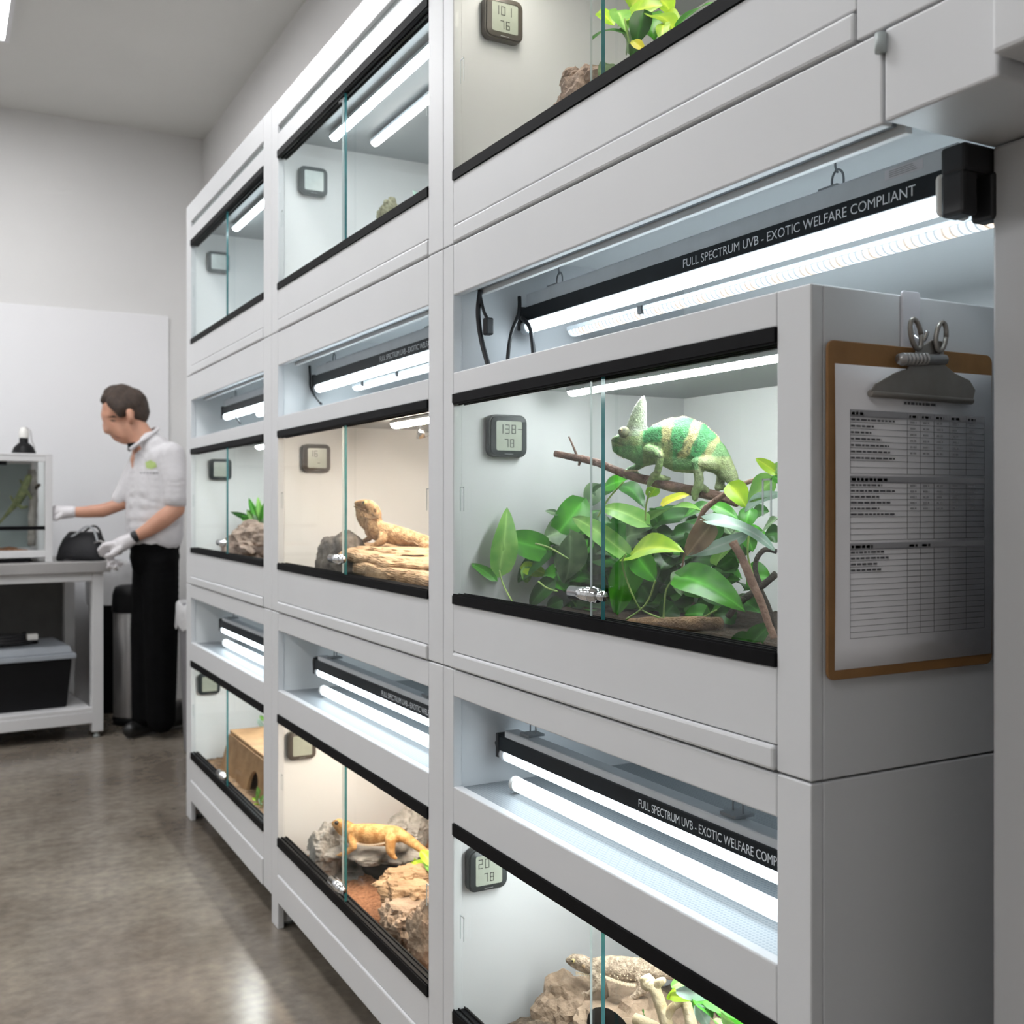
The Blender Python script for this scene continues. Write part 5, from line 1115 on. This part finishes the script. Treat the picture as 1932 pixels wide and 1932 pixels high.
tag(mb.build('cloth', M['glove']), 'small crumpled white cloth held under the gloved hand', 'cloth')
# bins
def bin_at(px, depth, r, h):
    q = DP(px, HY, depth); return V((q.x, q.y, 0))
c = bin_at(246, 5.78, 0, 0)
t = thing('pedal_bin', 'slim steel bin with black lid behind the black trousers', 'bin', c)
MB().lathe([(0, .03), (.085, .03), (.088, .05), (.088, .60), (.084, .61), (0, .61)], c, 32).build('drum', M['steel'], t)
MB().lathe([(0, 0), (.092, 0), (.092, .035), (.086, .04), (0, .04)], c, 32).build('base_ring', M['binblack'], t)
MB().lathe([(.094, .605), (.096, .62), (.094, .70), (.08, .742), (.05, .752), (0, .754)], c, 32).build('lid', M['binblack'], t)
c = bin_at(208, 6.12, 0, 0)
t = thing('waste_bin', 'tall black bin with grey liner between the table end and the steel bin', 'bin', c)
MB().lathe([(0, 0), (.10, 0), (.105, .01), (.118, .84), (.124, .845), (.116, .845), (.10, .012), (0, .012)], c, 32).build('tub', M['binblack'], t)
m = MB(); n = 40
for i, (r_, z) in enumerate(((.113, .80), (.118, .846), (.124, .862), (.131, .85), (.133, .76), (.130, .66), (.128, .62))):
    for k in range(n):
        a = 2 * math.pi * k / n; j = .006 * noise.noise(V((k * .7, i * 1.1, 5))) + (.02 * noise.noise(V((k * .5, 4, 0))) if i in (2, 5, 6) else 0)
        m.v.append(c + V(((r_ + abs(j) * .4) * math.cos(a), (r_ + abs(j) * .4) * math.sin(a), z + j)))
m.f = [(i * n + k, i * n + (k + 1) % n, (i + 1) * n + (k + 1) % n, (i + 1) * n + k) for i in range(6) for k in range(n)]; m.m = [0] * len(m.f); m.sm = [True] * len(m.f)
m.build('bag_liner', M['liner'], t)
c = bin_at(392, 5.15, 0, 0)
t = thing('waste_bin', 'grey bin with crumpled liner behind the far end of the cabinets', 'bin', c)
MB().lathe([(0, .0), (.105, .0), (.110, .01), (.138, .70), (.142, .705), (.134, .705), (.106, .012), (0, .012)], c, 32).build('tub', M['bingrey'], t)
m = MB(); n = 40
for i, (r_, z) in enumerate(((.130, .60), (.136, .70), (.139, .722), (.147, .712), (.148, .67), (.146, .62), (.143, .60))):
    for k in range(n):
        a = 2 * math.pi * k / n; j = .006 * noise.noise(V((k * .7, i * 1.1, 0))) + (.02 * noise.noise(V((k * .5, 9, 0))) if i in (2, 5, 6) else 0)
        m.v.append(c + V(((r_ + abs(j) * .5) * math.cos(a), (r_ + abs(j) * .5) * math.sin(a), z + j)))
m.f = [(i * n + k, i * n + (k + 1) % n, (i + 1) * n + (k + 1) % n, (i + 1) * n + k) for i in range(6) for k in range(n)]; m.m = [0] * len(m.f); m.sm = [True] * len(m.f)
m.build('bag_liner', M['liner'], t)
sc.view_settings.view_transform = 'Standard'; sc.view_settings.look = 'None'; sc.view_settings.gamma = 1; sc.view_settings.use_curve_mapping = False
sc.view_settings.exposure = .0
w = bpy.data.worlds.new('world'); sc.world = w; w.use_nodes = True; w.node_tree.nodes['Background'].inputs[0].default_value = (.8, .85, .9, 1); w.node_tree.nodes['Background'].inputs[1].default_value = .05
cy = sc.cycles; cy.max_bounces = 10; cy.diffuse_bounces = 5; cy.glossy_bounces = 4; cy.transparent_max_bounces = 24; cy.caustics_reflective = False; cy.caustics_refractive = False; cy.sample_clamp_indirect = 6
cy.use_denoising = True
